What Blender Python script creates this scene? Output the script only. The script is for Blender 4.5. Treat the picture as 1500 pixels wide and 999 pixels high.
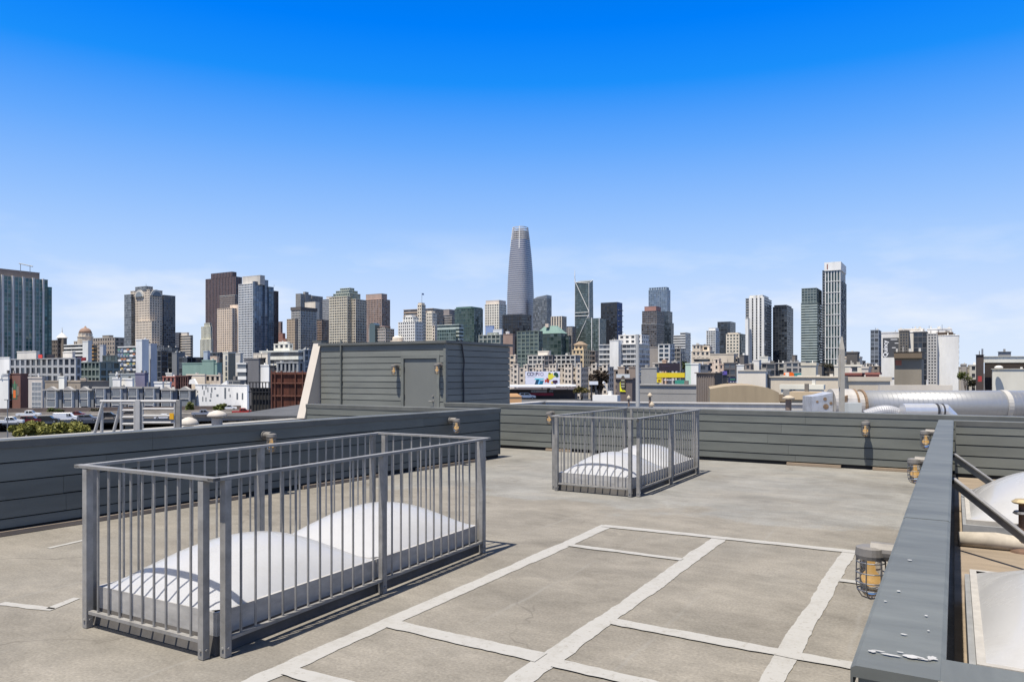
import bpy, bmesh, math, random
from mathutils import Vector, Matrix
random.seed(7)
for o in list(bpy.data.objects): bpy.data.objects.remove(o)
scene = bpy.context.scene
rad = math.radians
# ------------------------------------------------------------------ camera
F, CX, HY, H = 1100.0, 750.0, 546.0, 1.66      # focal length in px of a 1500 px wide picture, eye height over the roof
cam_data = bpy.data.cameras.new('camera'); cam = bpy.data.objects.new('camera', cam_data)
scene.collection.objects.link(cam); scene.camera = cam
cam.location = (0, 0, H); cam.rotation_euler = (rad(90), 0, 0)
cam_data.sensor_width = 36; cam_data.lens = 36*F/1500; cam_data.shift_y = (HY-499.5)/1500
cam_data.clip_start = 0.05; cam_data.clip_end = 40000
# ------------------------------------------------------------------ sky, sun, exposure
SUN = Vector((-.257, -.283, 1.07)).normalized()
world = bpy.data.worlds.new('World'); scene.world = world; world.use_nodes = True
wn, wl = world.node_tree.nodes, world.node_tree.links
for n in list(wn): wn.remove(n)
wo = wn.new('ShaderNodeOutputWorld'); bg = wn.new('ShaderNodeBackground'); sky = wn.new('ShaderNodeTexSky')
sky.sky_type = 'NISHITA'; sky.sun_disc = False
sky.sun_elevation = math.asin(SUN.z); sky.sun_rotation = math.atan2(SUN.x, SUN.y)
sky.altitude = 0; sky.air_density = 1.0; sky.dust_density = 1.0; sky.ozone_density = 1.0
# the clear blue of the photograph by height over the horizon, passing into the physical sky higher up
tc = wn.new('ShaderNodeTexCoord'); sx = wn.new('ShaderNodeSeparateXYZ'); wl.new(tc.outputs['Generated'], sx.inputs[0])
ramp = wn.new('ShaderNodeValToRGB'); ramp.color_ramp.interpolation = 'LINEAR'
KS = 1/(0.07*2**0.65)
rows = [(0, (222, 235, 253)), (.042, (216, 232, 254)), (.087, (202, 223, 255)), (.149, (178, 211, 255)), (.218, (147, 193, 254)), (.30, (100, 169, 253)), (.376, (28, 144, 251)), (.44, (0, 127, 250)), (.62, (4, 98, 200))]
els = ramp.color_ramp.elements
while len(els) < len(rows): els.new(.5)
for e, (z, c) in zip(els, rows):
    f = lambda v: v/12.92 if v <= .04045 else ((v+.055)/1.055)**2.4
    e.position = z*.95; e.color = (*[f(v/255) for v in c], 1)
wl.new(sx.outputs['Z'], ramp.inputs[0])
sc = wn.new('ShaderNodeVectorMath'); sc.operation = 'SCALE'; sc.inputs['Scale'].default_value = KS; wl.new(ramp.outputs[0], sc.inputs[0])
up = wn.new('ShaderNodeMapRange'); up.interpolation_type = 'SMOOTHSTEP'; up.inputs[1].default_value = .44; up.inputs[2].default_value = .72; wl.new(sx.outputs['Z'], up.inputs[0])
hs = wn.new('ShaderNodeMix'); hs.data_type = 'RGBA'; wl.new(up.outputs[0], hs.inputs[0]); wl.new(sc.outputs[0], hs.inputs[6]); wl.new(sky.outputs[0], hs.inputs[7])
# thin wisps of cloud low over the city, all the way round
CLOUD = 5.5
mp = wn.new('ShaderNodeMapping'); mp.inputs['Scale'].default_value = (2.2, 2.2, 8); mp.inputs['Location'].default_value = (0, 0, CLOUD)
nz = wn.new('ShaderNodeTexNoise'); nz.inputs['Scale'].default_value = 1.6; nz.inputs['Detail'].default_value = 7; nz.inputs['Roughness'].default_value = .55
wl.new(tc.outputs['Generated'], mp.inputs[0]); wl.new(mp.outputs[0], nz.inputs['Vector'])
cr = wn.new('ShaderNodeValToRGB'); cr.color_ramp.elements[0].position = .53; cr.color_ramp.elements[1].position = .68
wl.new(nz.outputs['Fac'], cr.inputs[0])
mr = wn.new('ShaderNodeMapRange'); mr.inputs[1].default_value = .05; mr.inputs[2].default_value = .19; mr.inputs[3].default_value = .8; mr.inputs[4].default_value = 0
wl.new(sx.outputs['Z'], mr.inputs[0])
mm = wn.new('ShaderNodeMath'); mm.operation = 'MULTIPLY'; wl.new(cr.outputs[0], mm.inputs[0]); wl.new(mr.outputs[0], mm.inputs[1])
mx = wn.new('ShaderNodeMix'); mx.data_type = 'RGBA'; mx.inputs[7].default_value = (8.0, 8.4, 9.0, 1)
wl.new(mm.outputs[0], mx.inputs[0]); wl.new(hs.outputs[2], mx.inputs[6])
wl.new(mx.outputs[2], bg.inputs['Color']); bg.inputs['Strength'].default_value = 0.07
wl.new(bg.outputs[0], wo.inputs['Surface'])
sl = bpy.data.lights.new('sun', 'SUN'); so = bpy.data.objects.new('sun', sl); scene.collection.objects.link(so)
sl.energy = 5.0; sl.angle = rad(.53); sl.color = (1, .94, .85)
so.rotation_euler = (-SUN).to_track_quat('-Z', 'Y').to_euler(); so.location = (0, 0, 60)
vs = scene.view_settings; vs.view_transform = 'Standard'; vs.look = 'None'; vs.exposure = 0.65; vs.gamma = 1; vs.use_curve_mapping = False
# ------------------------------------------------------------------ materials
def s2l(c):
    f = lambda v: v/12.92 if v <= .04045 else ((v+.055)/1.055)**2.4
    return tuple(f(v/255) for v in c)
MATS = {}
def mat(key, col, rough=.8, metal=0, noise=None, bump=None, spec=.5, rnd=0, rust=None, emit=None, trans=0, alpha=1, streak=None):
    """col: linear albedo. noise=(scale, amount): slow value changes; streak: vertical weather streaks"""
    if key in MATS: return MATS[key]
    m = bpy.data.materials.new(key); m.use_nodes = True; n, l = m.node_tree.nodes, m.node_tree.links
    p = n['Principled BSDF']; p.inputs['Base Color'].default_value = (*col, 1); p.inputs['Roughness'].default_value = rough
    p.inputs['Metallic'].default_value = metal; p.inputs['Specular IOR Level'].default_value = spec
    p.inputs['Transmission Weight'].default_value = trans; p.inputs['Alpha'].default_value = alpha
    if emit: p.inputs['Emission Color'].default_value = (*emit[0], 1); p.inputs['Emission Strength'].default_value = emit[1]
    if noise or bump:
        t = n.new('ShaderNodeTexCoord')
    if noise:
        mpn = n.new('ShaderNodeMapping'); l.new(t.outputs['Object'], mpn.inputs[0])
        if streak: mpn.inputs['Scale'].default_value = streak
        z = n.new('ShaderNodeTexNoise'); z.inputs['Scale'].default_value = noise[0]; z.inputs['Detail'].default_value = 6; z.inputs['Roughness'].default_value = .65
        l.new(mpn.outputs[0], z.inputs['Vector'])
        r = n.new('ShaderNodeMapRange'); r.inputs[1].default_value = .3; r.inputs[2].default_value = .7
        r.inputs[3].default_value = 1-noise[1]; r.inputs[4].default_value = 1+noise[1]
        l.new(z.outputs['Fac'], r.inputs[0])
        x = n.new('ShaderNodeMix'); x.data_type = 'RGBA'; x.blend_type = 'MULTIPLY'; x.inputs[0].default_value = 1
        x.inputs[6].default_value = (*col, 1); l.new(r.outputs[0], x.inputs[7]); l.new(x.outputs[2], p.inputs['Base Color'])
    if rnd or rust:
        src = p.inputs['Base Color'].links[0].from_socket if p.inputs['Base Color'].links else None
        if rnd:                                   # every board or bar a little lighter or darker
            oi = n.new('ShaderNodeObjectInfo'); rr = n.new('ShaderNodeMapRange'); rr.inputs[3].default_value = 1-rnd; rr.inputs[4].default_value = 1+rnd; l.new(oi.outputs['Random'], rr.inputs[0])
            x = n.new('ShaderNodeMix'); x.data_type = 'RGBA'; x.blend_type = 'MULTIPLY'; x.inputs[0].default_value = 1; x.inputs[6].default_value = (*col, 1)
            if src: l.new(src, x.inputs[6])
            l.new(rr.outputs[0], x.inputs[7]); src = x.outputs[2]
        if rust:                                  # (scale, threshold, colour) blotches
            tt = n.new('ShaderNodeTexCoord'); zz_ = n.new('ShaderNodeTexNoise'); zz_.inputs['Scale'].default_value = rust[0]; zz_.inputs['Detail'].default_value = 8; zz_.inputs['Roughness'].default_value = .7; l.new(tt.outputs['Object'], zz_.inputs['Vector'])
            r3 = n.new('ShaderNodeMapRange'); r3.inputs[1].default_value = rust[1]; r3.inputs[2].default_value = rust[1]+.1; r3.inputs[4].default_value = .8; l.new(zz_.outputs['Fac'], r3.inputs[0])
            x = n.new('ShaderNodeMix'); x.data_type = 'RGBA'; x.inputs[6].default_value = (*col, 1); x.inputs[7].default_value = (*rust[2], 1)
            if src: l.new(src, x.inputs[6])
            l.new(r3.outputs[0], x.inputs[0]); src = x.outputs[2]
        l.new(src, p.inputs['Base Color'])
    if bump:
        z2 = n.new('ShaderNodeTexNoise'); z2.inputs['Scale'].default_value = bump[0]; z2.inputs['Detail'].default_value = 5
        l.new(t.outputs['Object'], z2.inputs['Vector'])
        b = n.new('ShaderNodeBump'); b.inputs['Strength'].default_value = bump[1]; b.inputs['Distance'].default_value = bump[2] if len(bump) > 2 else .01
        l.new(z2.outputs['Fac'], b.inputs['Height']); l.new(b.outputs[0], p.inputs['Normal'])
    MATS[key] = m
    return m
def wall(c, k=.62, rough=.85):
    """masonry of a building, c = sRGB of its sunlit look"""
    a = tuple(min(.78, v*k/.62)*q for v, q in zip(s2l(c), (.90, .875, .80)))
    lum = sum(a)/3; a = tuple(v*.72+lum*.28 for v in a)
    return mat('wall_%d_%d_%d' % tuple(c), a, rough, noise=(.12, .15), streak=(1, 1, .3), rnd=.03)
def plain(name, c, rough=.7, metal=0, **k): return mat(name, s2l(c), rough, metal, **k)
GLASS = {}
def glass(key):
    """window glass seen from far: each pane its own depth of blind or room, from the pane index in the UVs"""
    if key in GLASS: return GLASS[key]
    dark, light, metal = {'dk': ((.018, .022, .028), (.10, .11, .12), .0), 'bl': ((.05, .075, .10), (.14, .18, .22), .25),
        'gn': ((.025, .045, .043), (.10, .13, .125), .12), 'nv': ((.012, .016, .024), (.05, .06, .075), .15), 'tl': ((.018, .075, .075), (.06, .17, .165), .12),
        'gy': ((.05, .055, .062), (.19, .20, .21), .15), 'sk': ((.10, .13, .17), (.2, .24, .30), .35), 'bk': ((.008, .008, .011), (.02, .02, .026), .0)}[key]
    m = bpy.data.materials.new('window_glass_'+key); m.use_nodes = True; n, l = m.node_tree.nodes, m.node_tree.links
    p = n['Principled BSDF']; p.inputs['Roughness'].default_value = .12; p.inputs['Metallic'].default_value = metal; p.inputs['Specular IOR Level'].default_value = .8
    u = n.new('ShaderNodeUVMap'); v = n.new('ShaderNodeVectorMath'); v.operation = 'FLOOR'; l.new(u.outputs[0], v.inputs[0])
    w = n.new('ShaderNodeTexWhiteNoise'); w.noise_dimensions = '2D'; l.new(v.outputs[0], w.inputs['Vector'])
    pw = n.new('ShaderNodeMath'); pw.operation = 'POWER'; pw.inputs[1].default_value = 2.2; l.new(w.outputs['Value'], pw.inputs[0])
    x = n.new('ShaderNodeMix'); x.data_type = 'RGBA'; x.inputs[6].default_value = (*dark, 1); x.inputs[7].default_value = (*light, 1)
    l.new(pw.outputs[0], x.inputs[0]); l.new(x.outputs[2], p.inputs['Base Color'])
    g = n.new('ShaderNodeNewGeometry'); c2 = n.new('ShaderNodeVectorMath'); c2.operation = 'SUBTRACT'; c2.inputs[1].default_value = (.5, .5, .5); l.new(w.outputs['Color'], c2.inputs[0])
    s2 = n.new('ShaderNodeVectorMath'); s2.operation = 'SCALE'; s2.inputs['Scale'].default_value = .09; l.new(c2.outputs[0], s2.inputs[0])      # panes set at slightly different angles
    ad = n.new('ShaderNodeVectorMath'); ad.operation = 'ADD'; l.new(g.outputs['Normal'], ad.inputs[0]); l.new(s2.outputs[0], ad.inputs[1]); nm = n.new('ShaderNodeVectorMath'); nm.operation = 'NORMALIZE'; l.new(ad.outputs[0], nm.inputs[0]); l.new(nm.outputs[0], p.inputs['Normal'])
    GLASS[key] = m
    return m
# ------------------------------------------------------------------ mesh helpers
COL = scene.collection
class MB:
    def __init__(s): s.v = []; s.f = []; s.uv = {}; s.sm = False
    def box(s, x0, x1, y0, y1, z0, z1, M=None):
        b = len(s.v); c = [(x0,y0,z0),(x1,y0,z0),(x1,y1,z0),(x0,y1,z0),(x0,y0,z1),(x1,y0,z1),(x1,y1,z1),(x0,y1,z1)]
        if M is not None: c = [tuple(M @ Vector(p)) for p in c]
        s.v += c; s.f += [tuple(b+i for i in q) for q in ((0,3,2,1),(4,5,6,7),(0,1,5,4),(1,2,6,5),(2,3,7,6),(3,0,4,7))]
        return s
    def poly(s, pts):
        b = len(s.v); s.v += [tuple(p) for p in pts]; s.f.append(tuple(range(b, b+len(pts)))); return s
    def prism(s, ring0, ring1):
        b = len(s.v); n = len(ring0); s.v += [tuple(p) for p in ring0]+[tuple(p) for p in ring1]
        s.f.append(tuple(b+i for i in range(n-1, -1, -1))); s.f.append(tuple(b+n+i for i in range(n)))
        for i in range(n):
            j = (i+1) % n; s.f.append((b+i, b+j, b+n+j, b+n+i))
        return s
    def loft(s, rings, cap=True, closed=True):
        b = len(s.v); n = len(rings[0])
        for r in rings: s.v += [tuple(p) for p in r]
        for k in range(len(rings)-1):
            for i in range(n if closed else n-1):
                j = (i+1) % n; s.f.append((b+k*n+i, b+k*n+j, b+(k+1)*n+j, b+(k+1)*n+i))
        if cap:
            s.f.append(tuple(b+i for i in range(n-1, -1, -1))); s.f.append(tuple(b+(len(rings)-1)*n+i for i in range(n)))
        return s
    def tube(s, pts, r, n=8):
        pts = [Vector(p) for p in pts]; rings = []
        for i, p in enumerate(pts):
            t = (pts[min(i+1, len(pts)-1)]-pts[max(i-1, 0)]).normalized()
            a = t.cross(Vector((0, 0, 1)));  a = a if a.length > .05 else t.cross(Vector((1, 0, 0))); a.normalize(); c = t.cross(a)
            rr = r[i] if isinstance(r, (list, tuple)) else r
            rings.append([p+a*rr*math.cos(2*math.pi*k/n)+c*rr*math.sin(2*math.pi*k/n) for k in range(n)])
        return s.loft(rings)
    def build(s, name, m, parent=None, smooth=False, kind=None):
        me = bpy.data.meshes.new(name); me.from_pydata(s.v, [], s.f)
        if s.uv:
            ul = me.uv_layers.new(name='UVMap')
            for pi, p in enumerate(me.polygons):
                q = s.uv.get(pi)
                if q:
                    for k, li in enumerate(p.loop_indices): ul.data[li].uv = q[k]
        me.validate()
        bm = bmesh.new(); bm.from_mesh(me); bmesh.ops.recalc_face_normals(bm, faces=bm.faces); bm.to_mesh(me); bm.free()
        if smooth:
            for p in me.polygons: p.use_smooth = True
        if m: me.materials.append(m)
        o = bpy.data.objects.new(name, me); COL.objects.link(o)
        if parent: o.parent = parent
        if kind: o['kind'] = kind
        return o
def tag(o, label, cat, group=None):
    o['label'] = label; o['category'] = cat
    if group: o['group'] = group
    return o
def empty(name, loc, rz=0, label=None, cat=None, group=None):
    o = bpy.data.objects.new(name, None); COL.objects.link(o); o.location = loc; o.rotation_euler = (0, 0, rz); o.empty_display_size = .3
    if label: tag(o, label, cat, group)
    return o
def inst(mesh, name, parent, loc=(0,0,0), rot=(0,0,0), scale=(1,1,1)):
    o = bpy.data.objects.new(name, mesh); COL.objects.link(o); o.parent = parent; o.location = loc; o.rotation_euler = rot; o.scale = scale; return o
def copy_tree(src, parent=None):
    c = src.copy(); COL.objects.link(c); c.parent = parent
    for ch in src.children: copy_tree(ch, c)
    return c
def P(px, py, Y): return Vector(((px-CX)/F*Y, Y, H-(py-HY)/F*Y))
def PG(px, py, z=0):
    Y = F*(H-z)/(py-HY); return Vector(((px-CX)/F*Y, Y, z))
TH = 30.5                                   # the street grid: roof, warehouses and most towers share it
def axes(th): t = rad(th); return Vector((math.cos(t), -math.sin(t), 0)), Vector((math.sin(t), math.cos(t), 0))
V0, U0 = axes(TH)
def W(b, a, z=0): return Vector((b*V0.x+a*U0.x, b*V0.y+a*U0.y, z))       # roof frame (b right, a away) to world
def BA(p): return p.x*V0.x+p.y*V0.y, p.x*U0.x+p.y*U0.y
RZ = -rad(TH)
# ------------------------------------------------------------------ ground, freeway
G0 = -14.0
g = MB(); g.poly([(-14000, -3000, G0), (14000, -3000, G0), (14000, 16000, G0), (-14000, 16000, G0)])
o = g.build('ground', mat('ground', (.085, .082, .078), .95, noise=(.02, .35))); o['kind'] = 'structure'
# ------------------------------------------------------------------ the roof we stand on (frame: x = b, y = a)
def deck_material():
    m = bpy.data.materials.new('roof_coating'); m.use_nodes = True; n, l = m.node_tree.nodes, m.node_tree.links
    p = n['Principled BSDF']; p.inputs['Roughness'].default_value = .9; p.inputs['Specular IOR Level'].default_value = .25
    t = n.new('ShaderNodeTexCoord')
    def noise(scale, detail, sc=(1,1,1), rough=.6, dist=0):
        mpg = n.new('ShaderNodeMapping'); mpg.inputs['Scale'].default_value = sc; l.new(t.outputs['Object'], mpg.inputs[0])
        z = n.new('ShaderNodeTexNoise'); z.inputs['Scale'].default_value = scale; z.inputs['Detail'].default_value = detail; z.inputs['Roughness'].default_value = rough; z.inputs['Distortion'].default_value = dist
        l.new(mpg.outputs[0], z.inputs['Vector']); return z.outputs['Fac']
    def mrange(f, a, b, c, d):
        r = n.new('ShaderNodeMapRange'); r.inputs[1].default_value = a; r.inputs[2].default_value = b; r.inputs[3].default_value = c; r.inputs[4].default_value = d; l.new(f, r.inputs[0]); return r.outputs[0]
    def mix(f, A, B, mode='MIX'):
        x = n.new('ShaderNodeMix'); x.data_type = 'RGBA'; x.blend_type = mode
        for s, v in ((0, f), (6, A), (7, B)):
            if isinstance(v, (int, float)): x.inputs[s].default_value = v
            elif isinstance(v, tuple): x.inputs[s].default_value = (*v, 1)
            else: l.new(v, x.inputs[s])
        return x.outputs[2]
    def math_(op, a, b):
        q = n.new('ShaderNodeMath'); q.operation = op
        for s, v in ((0, a), (1, b)):
            if isinstance(v, (int, float)): q.inputs[s].default_value = v
            else: l.new(v, q.inputs[s])
        return q.outputs[0]
    sep = n.new('ShaderNodeSeparateXYZ'); l.new(t.outputs['Object'], sep.inputs[0])
    beige, grey, dark, pale = (.182, .166, .138), (.190, .185, .167), (.098, .086, .069), (.225, .205, .172)
    # the newer grey coat laid across the middle of the roof, its edges wandering
    edge = noise(.9, 5)
    aa = math_('ADD', sep.outputs['Y'], mrange(edge, .2, .8, -1.1, 1.1)); bb = math_('ADD', sep.outputs['X'], mrange(edge, .2, .8, -.8, .8))
    f1 = mrange(aa, 8.5, 8.8, 0, 1); f2 = mrange(bb, -9.8, -6.5, 0, 1)
    band = math_('MULTIPLY', f1, f2)
    c = mix(band, beige, grey)
    c = mix(mrange(noise(.55, 6, (1, 1, 1), .7), .46, .74, 0, .6), c, dark)
    c = mix(mrange(noise(.8, 8, (.7, 1.2, 1), .68, .5), .48, .72, 0, .6), c, pale)
    c = mix(mrange(noise(2.0, 8, (.7, 1.2, 1), .7, .8), .54, .76, 0, .55), c, dark)
    c = mix(1.0, c, mrange(noise(1.3, 9, (.85, 1.1, 1), .68, .5), .3, .7, .80, 1.2), 'MULTIPLY')
    c = mix(mrange(noise(.28, 4, (1, 1, 1), .5, .5), .55, .66, 0, .35), c, (.20, .192, .172))
    vs_ = n.new('ShaderNodeTexVoronoi'); vs_.inputs['Scale'].default_value = .75; vs_.feature = 'SMOOTH_F1'; vs_.inputs['Randomness'].default_value = 1
    wv = n.new('ShaderNodeTexNoise'); wv.inputs['Scale'].default_value = 2.1; wv.inputs['Detail'].default_value = 6; l.new(t.outputs['Object'], wv.inputs['Vector'])
    av = n.new('ShaderNodeVectorMath'); av.operation = 'ADD'; l.new(t.outputs['Object'], av.inputs[0]); l.new(wv.outputs['Color'], av.inputs[1]); l.new(av.outputs[0], vs_.inputs['Vector'])
    ringm = math_('MULTIPLY', mrange(vs_.outputs['Distance'], .34, .38, 0, 1), mrange(vs_.outputs['Distance'], .38, .47, 1, 0))
    c = mix(math_('MULTIPLY', ringm, mrange(noise(.5, 3), .5, .66, 0, .5)), c, (.24, .218, .18))        # dried puddle rims
    # brush strokes and grit
    c = mix(.75, c, mix(1.0, c, mrange(noise(7, 6, (.6, 1.3, 1), .7), .3, .7, .87, 1.13), 'MULTIPLY'))
    c = mix(1.0, c, mrange(noise(55, 3), .3, .7, .82, 1.17), 'MULTIPLY')
    # laps of the membrane strips, just showing through the coat
    fr_ = math_('FRACT', math_('MULTIPLY', math_('ADD', sep.outputs['X'], mrange(noise(1.2, 3), .3, .7, -.02, .02)), .92), 0)
    lapm = math_('MULTIPLY', mrange(math_('ABSOLUTE', math_('SUBTRACT', fr_, .5), 0), .0, .022, 1, 0), mrange(noise(.7, 4), .42, .6, 0, .5))
    c = mix(lapm, c, (.215, .205, .182))
    # hairline cracks
    vo = n.new('ShaderNodeTexVoronoi'); vo.feature = 'DISTANCE_TO_EDGE'; vo.inputs['Scale'].default_value = .45
    mpv = n.new('ShaderNodeMapping'); l.new(t.outputs['Object'], mpv.inputs[0])
    wob = n.new('ShaderNodeTexNoise'); wob.inputs['Scale'].default_value = 1.3; wob.inputs['Detail'].default_value = 4; l.new(t.outputs['Object'], wob.inputs['Vector'])
    add = n.new('ShaderNodeVectorMath'); add.operation = 'ADD'; l.new(mpv.outputs[0], add.inputs[0]); l.new(wob.outputs['Color'], add.inputs[1]); l.new(add.outputs[0], vo.inputs['Vector'])
    crack = math_('MULTIPLY', mrange(vo.outputs['Distance'], 0, .007, .55, 0), mrange(noise(.6, 3), .5, .62, 0, 1))
    c = mix(crack, c, (.06, .052, .043))
    l.new(c, p.inputs['Base Color'])
    b = n.new('ShaderNodeBump'); b.inputs['Strength'].default_value = .5; b.inputs['Distance'].default_value = .012
    hgt = math_('ADD', math_('MULTIPLY', noise(40, 5), .35), math_('MULTIPLY', noise(3.0, 5, (.5, 1.3, 1)), 1.2)); l.new(hgt, b.inputs['Height']); l.new(b.outputs[0], p.inputs['Normal'])
    return m
DECK = deck_material()
d = MB()
ring = [(-15.6, -8), (14, -8), (14, 14.4), (-10.2, 14.4), (-10.2, 18.4), (-15.6, 18.4)]
d.prism([(x, y, G0) for x, y in ring], [(x, y, 0) for x, y in ring])
roof = d.build('roof_deck', DECK); roof.rotation_euler = (0, 0, RZ); roof['kind'] = 'structure'
def paint_material():
    m = bpy.data.materials.new('white_line_paint'); m.use_nodes = True; n, l = m.node_tree.nodes, m.node_tree.links; p = n['Principled BSDF']; p.inputs['Roughness'].default_value = .85; p.inputs['Specular IOR Level'].default_value = .2
    t = n.new('ShaderNodeTexCoord'); col = None
    for sc, lo, hi, c in ((26, .56, .70, (.175, .157, .128)), (5, .50, .76, (.235, .222, .195))):
        z = n.new('ShaderNodeTexNoise'); z.inputs['Scale'].default_value = sc; z.inputs['Detail'].default_value = 8; z.inputs['Roughness'].default_value = .75; l.new(t.outputs['Object'], z.inputs['Vector'])
        r = n.new('ShaderNodeMapRange'); r.inputs[1].default_value = lo; r.inputs[2].default_value = hi; r.inputs[4].default_value = .85; l.new(z.outputs['Fac'], r.inputs[0])
        x = n.new('ShaderNodeMix'); x.data_type = 'RGBA'; x.inputs[7].default_value = (*c, 1); l.new(r.outputs[0], x.inputs[0])
        if col: l.new(col, x.inputs[6])
        else: x.inputs[6].default_value = (.305, .296, .275, 1)
        col = x.outputs[2]
    l.new(col, p.inputs['Base Color']); return m
# painted lines: sheets 4 mm over the deck, brushed edges
PAINT = paint_material()
def paint_line(b0, a0, b1, a1, w, parent=roof, z=.004, seed=0):
    rnd = random.Random(seed); m = MB(); L = math.hypot(b1-b0, a1-a0); n = max(6, int(L/.045)); tx, ty = (b1-b0)/L, (a1-a0)/L; nx, ny = -ty, tx
    lo, hi, wl_, wr = [], [], 0, 0
    for i in range(n+1):
        s = L*i/n; wl_ = wl_*.75+rnd.uniform(-.006, .006); wr = wr*.7+rnd.uniform(-.006, .006); o2 = .006*math.sin(s*1.7+seed)
        e = w/2+.003*math.sin(s*4.1+seed*2)
        lo.append((b0+tx*s+nx*(o2-e+wl_), a0+ty*s+ny*(o2-e+wl_), z)); hi.append((b0+tx*s+nx*(o2+e+wr), a0+ty*s+ny*(o2+e+wr), z))
    for i in range(n): m.poly([lo[i], lo[i+1], hi[i+1], hi[i]])
    return m.build('painted_line', PAINT, parent)
for i, q in enumerate([(-3.24, 1.0, -3.24, 7.56, .135, .004), (-2.02, 1.0, -2.02, 7.50, .145, .0045), (-.86, 1.0, -.84, 7.55, .125, .005),
        (-3.28, 7.51, -.24, 7.62, .12, .0075), (-3.19, 6.50, -2.08, 6.50, .09, .008), (-3.19, 3.86, -2.07, 3.85, .135, .008), (-1.96, 4.65, -.24, 4.64, .12, .0085),
        (-1.96, 3.82, -.9, 3.80, .12, .0095), (-.79, 6.5, -.24, 6.5, .09, .0095), (-3.19, 2.97, -2.07, 2.96, .12, .009)]):
    paint_line(*q[:4], q[4], z=q[5], seed=i+3)
for i, (p0, p1, w_) in enumerate([((0, 884), (78, 893), .07), ((72, 892), (113, 876), .06), ((728, 682), (776, 682.6), .05), ((70, 803), (128, 790), .05)]):
    b0, a0 = BA(PG(*p0)); b1, a1 = BA(PG(*p1)); paint_line(b0, a0, b1, a1, w_, z=.004, seed=40+i)
# ------------------------------------------------------------------ parapets clad in grey lap siding
PAINTGREY = mat('grey_siding_paint', (.110, .116, .102), .62, noise=(2.2, .2), streak=(.3, .3, 1.6), bump=(30, .12, .004), rnd=.1, rust=(2.6, .66, (.145, .15, .14)))
CAPGREY = mat('grey_cap_metal', (.105, .108, .099), .48, noise=(1.6, .22), streak=(1, .35, 1), rnd=.08, bump=(12, .1, .004), spec=.4)
CAPBLUE = mat('blue_grey_cap_paint', (.098, .103, .093), .55, noise=(3.0, .3), streak=(1.6, .35, 1), rust=(14, .67, (.17, .17, .165)), bump=(18, .15, .004))
WOOD = mat('weathered_wood', (.26, .20, .14), .85, noise=(3, .3), streak=(.3, .3, 4))
DARKGAP = mat('gap_shade_black', (.02, .02, .02), .9)  # near-black core colour, stands in for the shade in the board gaps
def siding_wall(name, label, b0, a0, b1, a1, ztop, thick, board=.195, capw=.24, gap=.07, capm=None, face=(1, 1), seed=0, cap_h=.085, core_h=None, ends=True):
    """a timber parapet from (b0,a0) to (b1,a1): core, lap boards one by one on either face, metal cap"""
    p0, p1 = W(b0, a0), W(b1, a1); dvec = p1-p0; L = dvec.length; rz = math.atan2(dvec.y, dvec.x)
    root = empty(name, p0, rz, label, 'parapet')          # local x along the wall, y to its left
    c = MB().box(.004, L-.004, -thick/2+.02, thick/2-.02, .004, ztop-.03).build('core', DARKGAP, root)
    rnd = random.Random(seed)
    nb = int((ztop-cap_h-gap)/board)+1
    for side, on in ((-1, face[0]), (1, face[1])):
        if not on: continue
        for k in range(nb):
            z1 = ztop-cap_h*.6-k*board; z0 = max(gap, z1-board+.013)
            if z1-z0 < .03: continue
            cuts = [0]
            while cuts[-1] < L-.01: cuts.append(min(L, cuts[-1]+rnd.uniform(3.0, 4.9)))
            if L-cuts[-2] < .6 and len(cuts) > 2: cuts.pop(-2)
            for x0, x1 in zip(cuts[:-1], cuts[1:]):
                m = MB(); yb, yt = side*(thick/2+.018), side*(thick/2+.010); yi = side*(thick/2-.012)
                x0e, x1e = x0+.0015, x1-.0015
                j = rnd.uniform(-.002, .002)
                m.prism([(x0e, yi, z0+j), (x0e, yb, z0+j), (x0e, yt, z1), (x0e, yi, z1)], [(x1e, yi, z0-j), (x1e, yb, z0-j), (x1e, yt, z1), (x1e, yi, z1)])
                m.build('siding_board', PAINTGREY, root)
    if ends:
        for x0, x1 in ((-.014, .0), (L, L+.014)):
            MB().box(x0, x1, -thick/2-.024, thick/2+.024, gap, ztop-.03).build('end_board', PAINTGREY, root)
    # cap in lengths, with a drip edge
    x = -.03
    while x < L+.03-.01:
        x1 = min(L+.03, x+rnd.uniform(2.2, 3.1));  x1 = L+.03 if L+.03-x1 < .5 else x1
        m = MB(); dz = rnd.uniform(-.0015, .0015); y = capw/2
        prof = [(-y, ztop-cap_h), (-y, ztop-.008), (-y+.012, ztop), (y-.012, ztop), (y, ztop-.008), (y, ztop-cap_h), (y-.006, ztop-cap_h), (y-.006, ztop-.03), (-y+.006, ztop-.03), (-y+.006, ztop-cap_h)]
        m.prism([(x+.001, q, r+dz) for q, r in prof], [(x1-.001, q, r+dz) for q, r in prof]); m.build('cap_flashing', capm or CAPGREY, root)
        x = x1
    return root
far_w = siding_wall('parapet_wall', 'long sunlit grey lap-sided parapet across the far end of the roof', -10.15, 14.3, 12, 14.3, .97, .2, board=.185, seed=1)
left_w = siding_wall('parapet_wall', 'shaded grey lap-sided parapet running along the left side of the roof', -8.75, .75, -7.77, 12.53, .97, .2, board=.19, seed=2, capw=.25)
ret_w = siding_wall('parapet_wall', 'short sunlit grey parapet turning back from the left parapet towards the stair house', -12.6, 12.36, -7.95, 12.44, .955, .18, board=.19, seed=3, capw=.22)
right_w = siding_wall('parapet_wall', 'grey parapet with wide blue-grey cap running away on the right, cage lamps on it', -.125, 2.14, -.115, 13.85, .91, .13, board=.185, seed=4, capw=.212, capm=CAPBLUE, cap_h=.06)
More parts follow.
